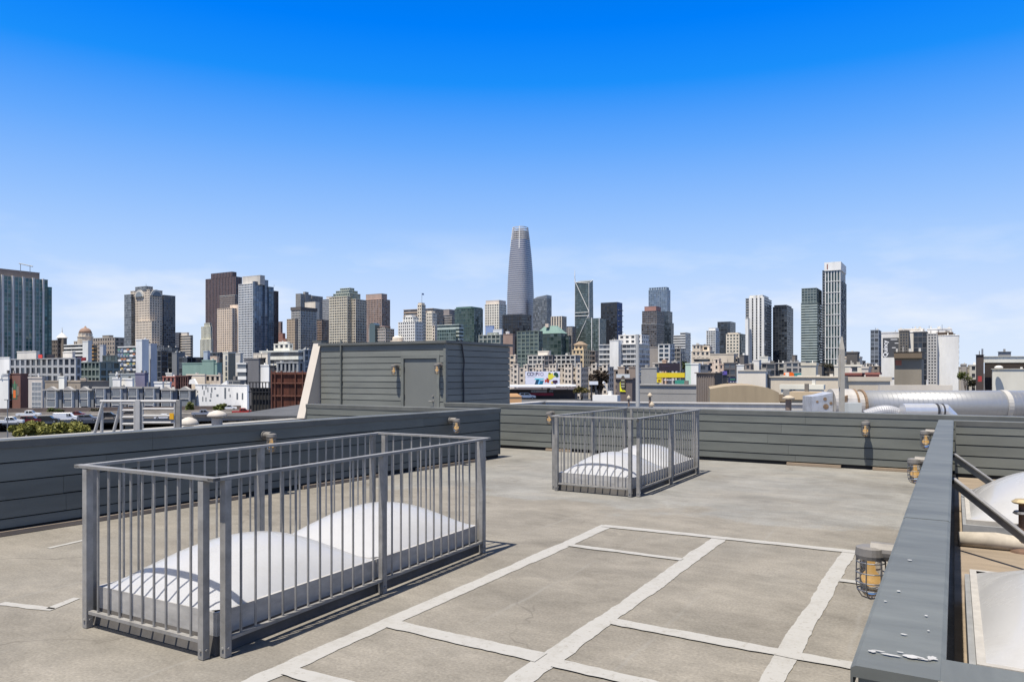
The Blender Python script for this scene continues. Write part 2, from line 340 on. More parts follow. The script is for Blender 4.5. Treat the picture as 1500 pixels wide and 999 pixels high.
ret_r = siding_wall('parapet_wall', 'blue-grey capped parapet crossing the bottom right corner of the picture', -.005, 2.195, 6, 2.195, .908, .13, board=.185, seed=5, capw=.19, capm=CAPBLUE, cap_h=.06)
seg_r = siding_wall('parapet_wall', 'grey lap-sided wall behind the right-hand skylights, right of the wide cap', .02, 13.93, 12, 13.93, .905, .16, board=.17, seed=6, capw=.2)
# flaked white paint on the wide cap
FLAKE = mat('flaked_white_paint', (.34, .335, .32), .7, noise=(20, .12))
rnd = random.Random(5)
def flake(x, y, lx, ly, seed):
    r2 = random.Random(seed); m = MB(); n = 18
    m.poly([(x+lx*math.cos(2*math.pi*i/n)*r2.uniform(.55, 1.0), y+ly*math.sin(2*math.pi*i/n)*r2.uniform(.55, 1.0), .9135) for i in range(n)]); return m.build('paint_flake', FLAKE, right_w)
for i, (x, y, lx, ly) in enumerate([(.10, -.03, .016, .03), (.085, .02, .007, .035), (.115, -.075, .018, .016), (.095, -.055, .006, .02), (.12, .0, .004, .012), (.1, .05, .005, .02), (.09, .065, .012, .012), (.28, .0, .006, .012), (1.25, .03, .012, .01), (.75, .04, .01, .008), (.5, -.05, .008, .006), (.6, .07, .006, .006), (.35, -.06, .007, .004)]): flake(x, y, lx, ly, i)
# timber packers showing at the foot of the parapets
def foot(b0, a0, b1, a1, w_, h_, label, n=1):
    p0, p1 = W(b0, a0), W(b1, a1); dv = p1-p0; r = MB().box(0, dv.length, -w_/2, w_/2, .004, h_).build('timber_packer', WOOD)
    r.location = p0; r.rotation_euler = (0, 0, math.atan2(dv.y, dv.x)); tag(r, label, 'timber')
def left_line(t, off): # along the left parapet's right-hand face
    p0, p1 = Vector((-8.75, .75)), Vector((-7.77, 12.53)); d_ = (p1-p0).normalized(); q = p0+d_*t; nrm = Vector((d_.y, -d_.x)); return q+nrm*off
for t0, t1, lab in ((2.2, 6.05, 'long weathered timber lying at the foot of the left parapet, nearest the picture edge'), (7.0, 8.6, 'weathered timber at the foot of the left parapet behind the near skylight guard'), (9.4, 11.3, 'weathered timber at the foot of the left parapet near its far end')):
    q0, q1 = left_line(t0, .155), left_line(t1, .155); foot(q0.x, q0.y, q1.x, q1.y, .06, .05, lab)
for b0, b1, lab in ((-7.5, -6.9, 'short timber block under the far parapet just right of the left parapet end'), (-5.9, -4.9, 'timber block under the far parapet left of the far skylight guard'), (-2.6, -1.7, 'timber block under the far parapet right of the far skylight guard'), (-1.2, -.5, 'timber block under the far parapet beside the wide capped wall')):
    foot(b0, 14.165, b1, 14.165, .05, .05, lab)
# outer parapet of the roof, concrete, beyond the left parapet, rising as a raking buttress to the stair house
CONC = mat('cream_concrete', (.40, .36, .305), .85, noise=(1.2, .14))
op = empty('outer_parapet', W(-15.4, -6), RZ, 'low cream concrete outer parapet beyond the left parapet', 'parapet')
MB().box(-.16, .16, 0, 20.6, .004, .36).build('upstand', CONC, op); MB().box(-.2, .2, -.03, 20.63, .36, .42).build('coping', mat('pale_coping', (.30, .285, .255), .8, noise=(1.5, .1)), op)
bt = empty('raking_buttress', W(-15.24, 14.8), RZ, 'cream raking buttress wall against the left end of the stair house', 'buttress')
m = MB(); pr = [(-.2, .43), (.42, 2.5), (.62, 2.5), (.62, .43)]
m.prism([(-.14, y, z) for y, z in pr], [(.14, y, z) for y, z in pr]); m.build('buttress_wall', mat('cream_render', (.50, .45, .385), .85, noise=(1, .08)), bt)
MB().box(-.17, .17, .40, .66, 2.5, 2.55).build('coping', CAPGREY, bt)
# ------------------------------------------------------------------ stair house
SHPAINT = mat('pale_grey_siding_paint', (.150, .156, .138), .6, noise=(2.2, .16), streak=(.3, .3, 1.6), bump=(30, .12, .004), rnd=.07, rust=(2.6, .68, (.17, .17, .155)))
sh = empty('stair_house', W(-15.05, 15.19), RZ, 'grey lap-sided stair house with a plain grey door on the left', 'rooftop building')
SW, SD, SHH = 4.19, 3.1, 2.45
MB().box(.03, SW-.03, .03, SD-.03, .004, SHH-.03).build('core', DARKGAP, sh)
def bfront(px, a=15.19):
    t_ = (px-CX)/F; return (a*U0.y*t_-a*U0.x)/(V0.x-V0.y*t_)
dx0, dx1 = bfront(592)+15.05, bfront(640.5)+15.05; dtop = 2.02
bh = .162; nb = 15
def lap(m0, x0, x1, z0, z1, face, at):
    # one board on a face: face 'f' front (y=at, outward -y), 'r' right (x=at, outward +x), 'l', 'b'
    m = MB(); pr = [(.012, z0), (-.018, z0), (-.010, z1), (.012, z1)]
    if face == 'f': m.prism([(x0, at+q, z) for q, z in pr], [(x1, at+q, z) for q, z in pr])
    if face == 'r': m.prism([(at-q, x0, z) for q, z in pr], [(at-q, x1, z) for q, z in pr])
    if face == 'l': m.prism([(at+q, x0, z) for q, z in pr], [(at+q, x1, z) for q, z in pr])
    if face == 'b': m.prism([(x0, at-q, z) for q, z in pr], [(x1, at-q, z) for q, z in pr])
    return m.build('siding_board', SHPAINT, sh)
for k in range(nb):
    z1 = SHH-.06-k*bh; z0 = max(.02, z1-bh+.013)
    if z1 < .05: break
    if z0 < dtop+.09:
        lap(0, 0, dx0-.085, z0, z1, 'f', 0); lap(0, dx1+.085, SW-.05, z0, z1, 'f', 0)
        if z1 > dtop+.1: lap(0, dx0-.084, dx1+.084, dtop+.086, z1, 'f', 0)
    else: lap(0, 0, SW-.05, z0, z1, 'f', 0)
    lap(0, .05, SD, z0, z1, 'r', SW); lap(0, 0, SD, z0, z1, 'l', 0); lap(0, 0, SW, z0, z1, 'b', SD)
MB().box(SW-.05, SW+.024, -.024, .05, .02, SHH-.05).build('corner_board', SHPAINT, sh)
for x0, x1, z0, z1 in ((dx0-.085, dx0, .02, dtop+.085), (dx1, dx1+.085, .02, dtop+.085), (dx0+.001, dx1-.001, dtop, dtop+.085)):
    MB().box(x0, x1, -.03, .012, z0, z1).build('door_casing', SHPAINT, sh)
door = MB().box(dx0+.012, dx1-.012, .004, .04, .03, dtop-.015).build('door', mat('grey_door_paint', (.150, .155, .140), .5, noise=(.9, .06)), sh)
METAL = mat('galvanised_steel', (.25, .24, .222), .55, .25, noise=(9, .24), bump=(25, .08, .003), rnd=.13, rust=(7, .69, (.17, .115, .08)))
DARKM = mat('dark_metal', (.06, .06, .065), .5, .6)
for z in (.35, 1.0, 1.7): MB().box(dx0+.002, dx0+.022, -.012, .006, z, z+.1).build('hinge', DARKM, door)
m = MB(); m.tube([(dx1-.13, .004, .95), (dx1-.13, -.05, .95), (dx1-.23, -.055, .95)], .011); m.tube([(dx1-.13, .006, .95), (dx1-.13, -.006, .95)], .03, 12); m.build('lever_handle', METAL, door)
MB().tube([(dx1-.13, .006, 1.08), (dx1-.13, -.012, 1.08)], .025, 12).build('lock', METAL, door)
cap = MB().box(-.05, SW+.05, -.06, SD+.06, SHH-.03, SHH).build('roof_slab', CAPGREY, sh)
MB().box(-.06, SW+.06, -.07, -.045, SHH-.055, SHH+.012).build('fascia', CAPGREY, sh); MB().box(SW+.045, SW+.07, -.07, SD+.07, SHH-.055, SHH+.0125).build('fascia', CAPGREY, sh)
cx = bfront(501)+15.05
m = MB(); m.tube([(cx, -.045, .1), (cx, -.045, SHH+.1)], .026, 10); m.build('conduit', PAINTGREY, sh)
for z in (.7, 1.4, 2.1): MB().box(cx-.04, cx+.04, -.05, .0, z, z+.025).build('pipe_strap', DARKM, sh)
m = MB(); m.tube([(SW+.045, .62, SHH+.06), (SW+.05, .66, SHH-.12), (SW+.05, .75, SHH-.5), (SW+.045, .72, SHH-.8), (SW+.045, .74, 1.2), (SW+.045, .73, .2)], .02, 8); m.build('downpipe', DARKM, sh)
# ------------------------------------------------------------------ cage lamps
AMBER = mat('amber_bulb', (.62, .38, .12), .35, emit=((1, .6, .2), .35))
JAR = mat('lamp_jar_glass', (.80, .76, .70), .06, trans=.95, spec=.5)
CAST = mat('cast_grey_metal', (.185, .172, .155), .6, .3, noise=(14, .15))
WIRE = mat('cage_wire', (.20, .20, .205), .45, .7)
def ring_pts(r, z, n=20, cx=0): return [(cx+r*math.cos(2*math.pi*i/n), r*math.sin(2*math.pi*i/n), z) for i in range(n)]
def lathe(m, prof, n=20, cx=0): return m.loft([ring_pts(max(r, .0004), z, n, cx) for r, z in prof])
def make_lamp():
    """origin on the wall face; local +x points out from the wall, lamp hangs below the arm"""
    root = empty('cage_lamp', (0, 0, 0)); X = .15
    m = MB(); m.tube([(-.008, 0, .0), (.016, 0, .0)], .058, 20); m.build('wall_box', CAST, root)
    m = MB(); m.tube([(.01, 0, 0), (.05, 0, .008), (X, 0, .008)], [.042, .044, .044], 16); lathe(m, [(.045, .03), (.066, .022), (.070, -.012), (.066, -.03), (.05, -.032)], 22, X); m.build('hood', CAST, root, smooth=False)
    m = MB(); lathe(m, [(.046, -.032), (.05, -.05), (.051, -.15), (.046, -.185), (.03, -.207), (.008, -.214)], 20, X); m.build('jar', JAR, root, smooth=True)
    m = MB(); lathe(m, [(.012, -.04), (.014, -.085), (.022, -.10), (.029, -.122), (.026, -.142), (.014, -.156), (.003, -.16)], 16, X); m.build('bulb', AMBER, root, smooth=True)
    cage = MB()
    for z, r in ((-.045, .064), (-.095, .066), (-.14, .066), (-.178, .060)):
        pts = ring_pts(r, z, 20, X); cage.tube(pts+[pts[0]], .0034, 6)
    for k in range(6):
        a = k*math.pi/3+.3; c, s = math.cos(a), math.sin(a)
        cage.tube([(X+c*r, s*r, z) for r, z in ((.064, -.03), (.066, -.14), (.06, -.18), (.04, -.212), (.0, -.226))], .0034, 6)
    cage.build('cage', WIRE, root)
    return root
LAMPS = []
def lamp_at(p, ang, label, scale=1):
    r = make_lamp() if not LAMPS else copy_tree(LAMPS[0])
    LAMPS.append(r); r.location = p; r.rotation_euler = (0, 0, ang); r.scale = (scale,)*3; tag(r, label, 'wall lamp', 'amber cage lamps on the parapets')
wallface = -.12-.065-.016
ang_r = RZ+math.pi
for a_, z_, lab in ((4.1, .775, 'largest cage lamp, amber bulb, nearest on the wide-capped right parapet'), (8.9, .735, 'middle cage lamp of three on the wide-capped right parapet'), (12.3, .80, 'farthest and smallest cage lamp on the wide-capped right parapet')):
    lamp_at(W(wallface, a_, z_), ang_r, lab, 1.03)
def on_far(px, a=14.17):
    t_ = (px-CX)/F; return (a*U0.y*t_-a*U0.x)/(V0.x-V0.y*t_)
ang_f = RZ-math.pi/2
lamp_at(W(on_far(809), 14.172, .80), ang_f, 'cage lamp on the far parapet behind the left post of the far skylight guard')
lamp_at(W(on_far(1269), 14.172, .80), ang_f, 'cage lamp casting a long shadow on the far parapet at the right')
lamp_at(W(bfront(583), 15.165, 1.83), ang_f, 'cage lamp on the stair house left of the door')
lamp_at(W(bfront(646), 15.165, 1.85), ang_f, 'cage lamp on the stair house corner right of the door')
ld = Vector((.98, 11.78)).normalized(); ang_l = RZ+math.atan2(ld.y, ld.x)-math.pi/2
def on_left(px):
    best = min((abs(CX+F*W(*left_line(t/50, .13)).x/W(*left_line(t/50, .13)).y-px), t/50) for t in range(50, 590)); return best[1]
for px, lab in ((388, 'cage lamp on the shaded left parapet above the near skylight guard'), (659, 'cage lamp on the shaded left parapet close to its far end')):
    q = left_line(on_left(px), .128); lamp_at(W(q.x, q.y, .81), ang_l, lab)
# ------------------------------------------------------------------ guarded skylights
ACRYL = bpy.data.materials.new('white_acrylic_dome'); ACRYL.use_nodes = True      # opal acrylic: half the light passes through
_n, _l = ACRYL.node_tree.nodes, ACRYL.node_tree.links; _p = _n['Principled BSDF']; _p.inputs['Base Color'].default_value = (.60, .605, .615, 1); _p.inputs['Roughness'].default_value = .16
_t = _n.new('ShaderNodeBsdfTranslucent'); _t.inputs[0].default_value = (.7, .7, .7, 1); _x = _n.new('ShaderNodeMixShader'); _x.inputs[0].default_value = .5
_c = _n.new('ShaderNodeTexCoord'); _z = _n.new('ShaderNodeTexNoise'); _z.inputs['Scale'].default_value = 3.5; _z.inputs['Detail'].default_value = 8; _z.inputs['Roughness'].default_value = .7; _l.new(_c.outputs['Object'], _z.inputs['Vector'])
_r = _n.new('ShaderNodeMapRange'); _r.inputs[1].default_value = .5; _r.inputs[2].default_value = .75; _r.inputs[4].default_value = .5; _l.new(_z.outputs['Fac'], _r.inputs[0])      # dust film
_m = _n.new('ShaderNodeMix'); _m.data_type = 'RGBA'; _m.inputs[6].default_value = (.61, .615, .625, 1); _m.inputs[7].default_value = (.47, .46, .44, 1); _l.new(_r.outputs[0], _m.inputs[0]); _l.new(_m.outputs[2], _p.inputs['Base Color'])
_q = _n.new('ShaderNodeMapRange'); _q.inputs[1].default_value = .4; _q.inputs[2].default_value = .7; _q.inputs[3].default_value = .1; _q.inputs[4].default_value = .4; _l.new(_z.outputs['Fac'], _q.inputs[0]); _l.new(_q.outputs[0], _p.inputs['Roughness'])
_l.new(_p.outputs[0], _x.inputs[1]); _l.new(_t.outputs[0], _x.inputs[2]); _l.new(_x.outputs[0], _n['Material Output'].inputs['Surface'])
ALU = mat('dull_aluminium', (.40, .385, .36), .6, .3, noise=(5, .22), streak=(1, 1, 3))
CURB = mat('dark_curb_flashing', (.085, .078, .07), .8, noise=(4, .3))
def dome_mesh(w, l, h, n=22):
    m = MB(); idx = {}
    for i in range(n+1):
        for j in range(n+1):
            s, t_ = i/n*2-1, j/n*2-1; k = (1-abs(s)**2.1)*(1-abs(t_)**2.1); z = h*max(k, 0)**.78
            idx[i, j] = len(m.v); m.v.append((s*w/2, t_*l/2, z))
    for i in range(n):
        for j in range(n): m.f.append((idx[i, j], idx[i+1, j], idx[i+1, j+1], idx[i, j+1]))
    return m
def guard(name_label, dome_labels, corner, th, Lg, Sg):
    """corner = near corner on the deck; long side goes away along u(th), short side to the left"""
    vv, uu = axes(th); rz = -rad(th)
    root = empty('skylight_guard', corner, rz, name_label, 'railing', 'galvanised guards around the skylights')
    bm_, pm_ = MB(), None
    ps = .045
    def post(x, y, h=1.035):
        q = MB(); q.tube([(x, y-ps/2-.008, .055), (x, y+ps/2+.008, .055)], .009, 6); q.tube([(x-ps/2-.008, y, .055), (x+ps/2+.008, y, .055)], .009, 6); q.box(x-ps/2, x+ps/2, y-ps/2, y+ps/2, .004, h) ; return q.build('post', METAL, root)
    def rail(x0, y0, x1, y1, z, w=.05, h=.018, ext=.03, nm='top_rail'):
        dv = Vector((x1-x0, y1-y0, 0)); L = dv.length; t_ = dv/L; M = Matrix.Translation((x0, y0, z)) @ Matrix.Rotation(math.atan2(t_.y, t_.x), 4, 'Z')
        return MB().box(-ext, L+ext, -w/2, w/2, 0, h, M).build(nm, METAL, root)
    bal = MB().tube([(0, 0, .116), (0, 0, 1.036)], .0078, 8).build('baluster', METAL, root); bmesh_ = bal.data; bpy.data.objects.remove(bal)
    def run(x0, y0, x1, y1, zoff, mid):
        dv = Vector((x1-x0, y1-y0, 0)); L = dv.length; t_ = dv/L
        rail(x0, y0, x1, y1, 1.037+zoff, ext=.11); rail(x0, y0, x1, y1, .095, .034, .02, -.03, 'bottom_rail')
        stops = [0, L] if not mid else [0, L/2, L]
        for s in stops: post(x0+t_.x*s, y0+t_.y*s)
        for s0, s1 in zip(stops[:-1], stops[1:]):
            n = max(3, round((s1-s0)/.112))
            for i in range(1, n): inst(bmesh_, 'baluster', root, (x0+t_.x*(s0+(s1-s0)*i/n), y0+t_.y*(s0+(s1-s0)*i/n), 0))
    # local x = right (v), y = away (u); the near corner is at 0,0; left is -x.  Each side is its own panel with its own end posts
    g_ = .085
    run(-.0, g_, -.0, Lg-g_, .0, True); run(-Sg, g_, -Sg, Lg-g_, 0, True)
    run(-g_, 0, -Sg+g_, 0, .0022, False); run(-g_, Lg, -Sg+g_, Lg, .0022, False)
    i_ = .075
    x0, x1, y0, y1 = -Sg+i_, -i_, i_, Lg-i_; ym = (y0+y1)/2
    for k, (ya, yb) in enumerate(((y0, ym-.004), (ym+.004, y1))):
        sk = empty('skylight', W(0, 0) + corner + vv*((x0+x1)/2)+uu*((ya+yb)/2), rz, dome_labels[k], 'skylight', 'white dome skylights inside the guards')
        w_, l_ = x1-x0, yb-ya
        MB().prism([(-w_/2-.02, -l_/2-(.02 if k == 0 else 0), .003), (w_/2+.02, -l_/2-(.02 if k == 0 else 0), .003), (w_/2+.02, l_/2+(.02 if k else 0), .003), (-w_/2-.02, l_/2+(.02 if k else 0), .003)],
                   [(-w_/2, -l_/2, .11), (w_/2, -l_/2, .11), (w_/2, l_/2, .11), (-w_/2, l_/2, .11)]).build('curb', CURB, sk)
        fr = MB().box(-w_/2-.012, w_/2+.012, -l_/2, l_/2, .11, .25).build('frame', ALU, sk)
        dm = dome_mesh(w_-.02, l_-.02, .26).build('dome', ACRYL, sk, smooth=True); dm.location.z = .25
    return root
guard('near galvanised steel guard railing round two white dome skylights', ['near dome skylight inside the near guard railing, barred shadow on it', 'far dome skylight inside the near guard railing'], PG(313, 969), 29.0, 3.06, 1.29)
guard('farther galvanised guard railing standing before the far parapet', ['near dome skylight inside the farther guard railing', 'rear dome skylight inside the farther guard railing'], PG(932, 729), 30.5, 2.85, 1.27)
# ------------------------------------------------------------------ skylights, braces and junk right of the wide cap
BROWN = mat('brown_weathered_roof', (.21, .165, .115), .9, noise=(1.1, .35), streak=(.5, 2.2, 1), bump=(9, .4, .02))
m = MB().box(.0, 9, 2.4, 13.8, .001, .012); o = m.build('old_roof_covering', BROWN, roof)
def big_sky(label, b0, a0, w_, l_, zc, h):
    sk = empty('skylight', W(b0+w_/2, a0+l_/2), RZ, label, 'skylight')
    MB().box(-w_/2-.05, w_/2+.05, -l_/2-.05, l_/2+.05, .012, zc).build('curb', mat('grey_curb', (.20, .205, .21), .7, noise=(5, .2)), sk)
    MB().box(-w_/2-.02, w_/2+.02, -l_/2-.02, l_/2+.02, zc, zc+.045).build('frame', mat('white_sealant', (.31, .295, .27), .8, noise=(12, .15)), sk)
    dm = dome_mesh(w_-.04, l_-.04, h, 26).build('dome', ACRYL, sk, smooth=True); dm.location.z = zc+.045
b_, a_ = BA(PG(1413, 832, .27)); b2, a2 = BA(PG(1428, 968, .27))
big_sky('white dome skylight cut off at the right edge, nearest the bottom corner', b_+.05, a2, 1.6, a_-a2, .22, .28)
b_, a_ = BA(PG(1398, 768, .2))
big_sky('cream-lit dome skylight behind the two steel braces', b_+.12, a_+.1, 1.9, 2.2, .2, .42)
rl = MB(); rnd = random.Random(9)
b_, a_ = BA(PG(1400, 797, .03))
rl.tube([W(b_+.02+.3*i, a_+.05+.02*math.sin(i*1.3), .075+.01*math.sin(i*2.1)) for i in range(9)], [.07+.012*math.sin(i*1.7) for i in range(9)], 12)
tag(rl.build('rolled_membrane', mat('pale_membrane', (.36, .32, .26), .85, noise=(5, .25)), smooth=True), 'rolled pale roofing membrane lying in front of the braced skylight', 'membrane')
for i, (p0, p1, lab) in enumerate([((1392, 668), (1499, 741), 'upper diagonal steel brace fixed to the right parapet'), ((1392, 705), (1502, 789), 'lower diagonal steel brace fixed to the right parapet')]):
    a_w = (10.2, 7.9)[i]; q0 = W(-.01, a_w); s0 = F/q0.y; q0.z = H-(p0[1]-HY)/s0
    q1 = P(p1[0], p1[1], q0.y-.62); dv = q1-q0
    L = dv.length; M = dv.to_track_quat('X', 'Z').to_matrix().to_4x4(); M.translation = q0
    br = empty('steel_brace', q0, 0, lab, 'brace'); M2 = M.copy(); M2.translation = (0, 0, 0)
    MB().box(0, L+.25, -.006, .006, -.042, .042, M2).build('flat_bar', METAL, br); MB().box(0, L+.25, -.036, -.0065, .03, .042, M2).build('flange', METAL, br)
    MB().tube([(0, 0, 0), tuple(M2 @ Vector((.0, -.03, 0)))], .02, 8).build('bolt', DARKM, br)
RUST = mat('rusty_iron', (.12, .07, .045), .85, noise=(9, .4))
q = P(1497, 760, 6.9); pr = empty('anchor_post', (q.x, q.y, 0), 0, 'rusty anchor post at the right picture edge with braces meeting it', 'post')
m = MB(); m.tube([(0, 0, .012), (0, 0, .48)], .028, 10); m.build('pipe', RUST, pr); m = MB(); lathe(m, [(.07, .46), (.085, .475), (.05, .5), (.02, .505)], 14); m.build('collar', mat('brass_collar', (.36, .29, .17), .6, .4), pr)
m = MB(); lathe(m, [(.10, .012), (.09, .03), (.03, .05)], 14); m.build('foot', RUST, pr); m = MB(); lathe(m, [(.06, .36), (.075, .37), (.06, .39)], 14); m.build('nut', DARKM, pr)
# ------------------------------------------------------------------ hatch rails and vents beyond the left parapet
YH = 11.0
hr = empty('roof_hatch_rail', (P(140, 0, YH).x, YH, 0), 0, 'galvanised ladder and guard rails of the roof hatch behind the left parapet', 'guard rail')
def hx(px): return P(px, 0, YH).x-P(140, 0, YH).x
def hz(py): return H-(py-HY)/F*YH
zt = hz(589)
HMET = mat('pale_galvanised', (.42, .41, .39), .5, .2, noise=(8, .1))
def bar(nm, pts, r=.023): m = MB(); m.tube(pts, r, 8); return m.build(nm, HMET, hr)
bar('raking_bar', [(hx(137), 0, hz(640)), (hx(151), 0, zt)]); bar('raking_bar', [(hx(162), .05, hz(640)), (hx(175), .05, zt)])
bar('stile', [(hx(148), .02, .0), (hx(148), .02, zt)]); bar('stile', [(hx(178), 0, .0), (hx(178), 0, zt)]); bar('stile', [(hx(198), 0, .0), (hx(198), 0, zt)])
for k in range(9): bar('rung', [(hx(178), 0, zt-.02-k*.1), (hx(198), 0, zt-.02-k*.1)], .018)
bar('top_rail', [(hx(147), 0, zt+.012), (hx(262), 0, zt+.012)], .022)
MB().box(hx(200), hx(206.5), -.04, .03, 0, zt+.03).build('post', HMET, hr); bar('stile', [(hx(209), 0, 0), (hx(209), 0, zt)], .016); bar('stile', [(hx(256), 0, 0), (hx(256), 0, zt)], .016)
MB().box(hx(259), hx(265), -.03, .03, 0, zt+.03).build('post', METAL, hr)
for k in range(7): bar('rail', [(hx(209), 0, zt-.1-k*.1), (hx(256), 0, zt-.1-k*.1)], .017)
MB().box(hx(249.5), hx(255.5), -.028, -.018, hz(614), hz(605)).build('tag', plain('yellow_tag', (215, 160, 20)), hr)
def vent(px, py, Y, r, label):
    q = P(px, py, Y); v = empty('mushroom_vent', (q.x, q.y, 0), 0, label, 'roof vent', 'mushroom vents')
    m = MB(); lathe(m, [(r*.55, .01), (r*.55, q.z-.12)], 16); m.build('stack', mat('galv_stack', (.33, .32, .3), .6, .3, noise=(5, .2)), v)
    m = MB(); lathe(m, [(r, q.z-.10), (r*1.02, q.z-.07), (r*.8, q.z-.015), (r*.35, q.z+.02), (.01, q.z+.03)], 20); m.build('hood', mat('cream_vent', (.42, .385, .33), .75, noise=(6, .12)), v, smooth=True)
    m = MB(); lathe(m, [(r*1.25, q.z-.34), (r*1.25, q.z-.31), (r*.5, q.z-.30)], 16); m.build('skirt', CONC, v)
    return v
vent(276.5, 613.5, 12.2, .15, 'cream mushroom vent just right of the hatch rails'); vent(318, 603, 15.2, .19, 'larger cream mushroom vent before the freeway')
# ------------------------------------------------------------------ the city
def solve(xl, xs, xr, Y, th, w_def=20, d_def=20):
    """near corner seen at px xs and depth Y; the front runs left to px xl, the side away to px xr"""
    v, u = axes(th); t = (xs-CX)/F; C = Vector((t*Y, Y, 0))
    w, d = w_def, d_def
    if xl < xs-.01:
        k = (xl-CX)/F; w = (C.x-k*C.y)/(v.x-k*v.y)
    if xr > xs+.01:
        k = (xr-CX)/F; d = (k*C.y-C.x)/(u.x-k*u.y)
    return C, abs(w), abs(d)
STY = {  # pier share of a bay, spandrel share of a floor, pier depth, spandrel depth
    'punch': (.46, .46, .35, .30), 'curtain': (.10, .14, .14, .12), 'bands': (.0, .46, 0, .30), 'vert': (.42, .10, .55, .2), 'grid': (.24, .30, .40, .32), 'fine': (.16, .30, .2, .25), 'solid': None}
class Bd:
    def __init__(s, name, label, Y, th=TH, cat='building', group=None):
        s.Y, s.th, s.root, s.name, s.label, s.cat, s.group = Y, th, None, name, label, cat, group
    def _root(s, C, w, d):
        v, u = axes(s.th); c = C-v*w/2+u*d/2
        s.root = empty(s.name, (c.x, c.y, G0), -rad(s.th), s.label, s.cat, s.group)
        s.inv = (Matrix.Translation((c.x, c.y, G0)) @ Matrix.Rotation(-rad(s.th), 4, 'Z')).inverted()
    def loc(s, p): return s.inv @ p
    def blk(s, xl, xs, xr, yt, sty, wc, gl='dk', fh=3.7, bw=3.6, yb=None, dY=0, w=20, d=20, roofc=None, cap=1.2, pen=None, k=.62):
        Y = s.Y+dY; C, w, d = solve(xl, xs, xr, Y, s.th, w, d)
        if s.root is None: s._root(C, w, d)
        z1 = H-(yt-HY)/F*Y; z0 = G0 if yb is None else H-(yb-HY)/F*Y
        c = s.loc(Vector((C.x, C.y, 0))); x1, y0 = c.x, c.y; x0, y1 = x1-w, y0+d; z0 -= G0; z1 -= G0
        wm = wall(wc, k); S = STY[sty] if isinstance(sty, str) else sty
        if S is None:
            MB().box(x0, x1, y0, y1, z0, z1-.06).build('wall', wm, s.root)
            e = .03
        else:
            nf = max(1, round((z1-z0)/fh)); f = (z1-z0)/nf
            m = MB(); fi = 0
            e = max(S[2], S[3])
            gx0, gx1, gy0, gy1 = x0+e, x1-e, y0+e, y1-e
            sides = (((gx0, gy0), (gx1, gy0)), ((gx1, gy0), (gx1, gy1)), ((gx1, gy1), (gx0, gy1)), ((gx0, gy1), (gx0, gy0)))
            r0 = random.randint(0, 900)
            fr = MB()
            for si, ((ax, ay), (bx, by)) in enumerate(sides):
                L = math.hypot(bx-ax, by-ay); n = max(1, round(L/bw)); b = len(m.v)
                m.v += [(ax, ay, z0), (bx, by, z0), (bx, by, z1-.3), (ax, ay, z1-.3)]; m.f.append((b, b+1, b+2, b+3))
                o_ = r0+si*97; m.uv[len(m.f)-1] = [(o_, r0), (o_+n, r0), (o_+n, r0+nf), (o_, r0+nf)]
                tx, ty = (bx-ax)/L, (by-ay)/L; M = Matrix(((tx, ty, 0, ax), (ty, -tx, 0, ay), (0, 0, 1, 0), (0, 0, 0, 1)))   # x along, y outwards
                if S[0] > 0:
                    p2 = S[0]*L/n/2
                    for i in range(n+1):
                        q = i*L/n; fr.box(max(q-p2, -S[2]*(.98 if si % 2 else .95)), min(q+p2, L+S[2]*(.98 if si % 2 else .95)), -.1, S[2], z0, z1-.05, M)
                if S[1] > 0:
                    hgt = S[1]*f
                    for i in range(nf+1):
                        q = z0+i*f; fr.box(-S[3]*(.97 if si % 2 else .93), L+S[3]*(.97 if si % 2 else .93), -.09, S[3], max(z0, q-hgt/2), min(z1-.04, q+hgt/2), M)
            m.build('glazing', glass(gl), s.root); fr.build('facade_frame', wm, s.root, kind='stuff')
            e = .0
        rm = wall(roofc) if roofc else wm
        MB().box(x0-.12-e, x1+.12+e, y0-.12-e, y1+.12+e, z1-cap*.5, z1).build('roof', rm, s.root)
        if pen is not False and (pen or (w > 14 and d > 9 and S is not None)):
            rr = random.Random(int(xl*7+yt)); pw, pd, ph = w*rr.uniform(.3, .5), d*rr.uniform(.3, .5), (pen or rr.uniform(2.2, 3.8))
            ox = rr.uniform(-.15, .15)*w; cx_, cy_ = (x0+x1)/2+ox, (y0+y1)/2
            MB().box(cx_-pw/2, cx_+pw/2, cy_-pd/2, cy_+pd/2, z1, z1+ph).build('rooftop_plant', wm, s.root)
        if pen is not False or s.Y < 660:            # small plant, pipes and hatches standing on the roof
            rr = random.Random(int(xl*13+yt*3)); cm = MB()
            for _ in range(rr.randint(2, 6) if w > 5 and d > 3.5 else 1):
                cx_, cy_ = rr.uniform(x0+.6, x1-.6), rr.uniform(y0+.5, y0+min(d-.5, 7)); sx_, sy_, h_ = rr.uniform(.3, 1.3), rr.uniform(.3, 1.0), rr.uniform(.35, 1.5)
                if s.Y < 200: sx_, sy_, h_ = sx_*.4, sy_*.4, h_*.4
                if rr.random() < .35: cm.tube([(cx_, cy_, z1-.1), (cx_, cy_, z1+h_*1.6)], .07 if s.Y < 200 else .13, 6)
                else: cm.box(cx_-sx_/2, cx_+sx_/2, cy_-sy_/2, cy_+sy_/2, z1-.1, z1+h_)
            cm.build('rooftop_clutter', wall(rr.choice([(200, 198, 192), (150, 148, 145), (226, 224, 220), (110, 106, 102)])), s.root, kind='stuff')
        s.last = (x0, x1, y0, y1, z0, z1)
        return s
    def box(s, name, m, x0, x1, y0, y1, z0, z1): MB().box(x0, x1, y0, y1, z0, z1).build(name, m, s.root); return s
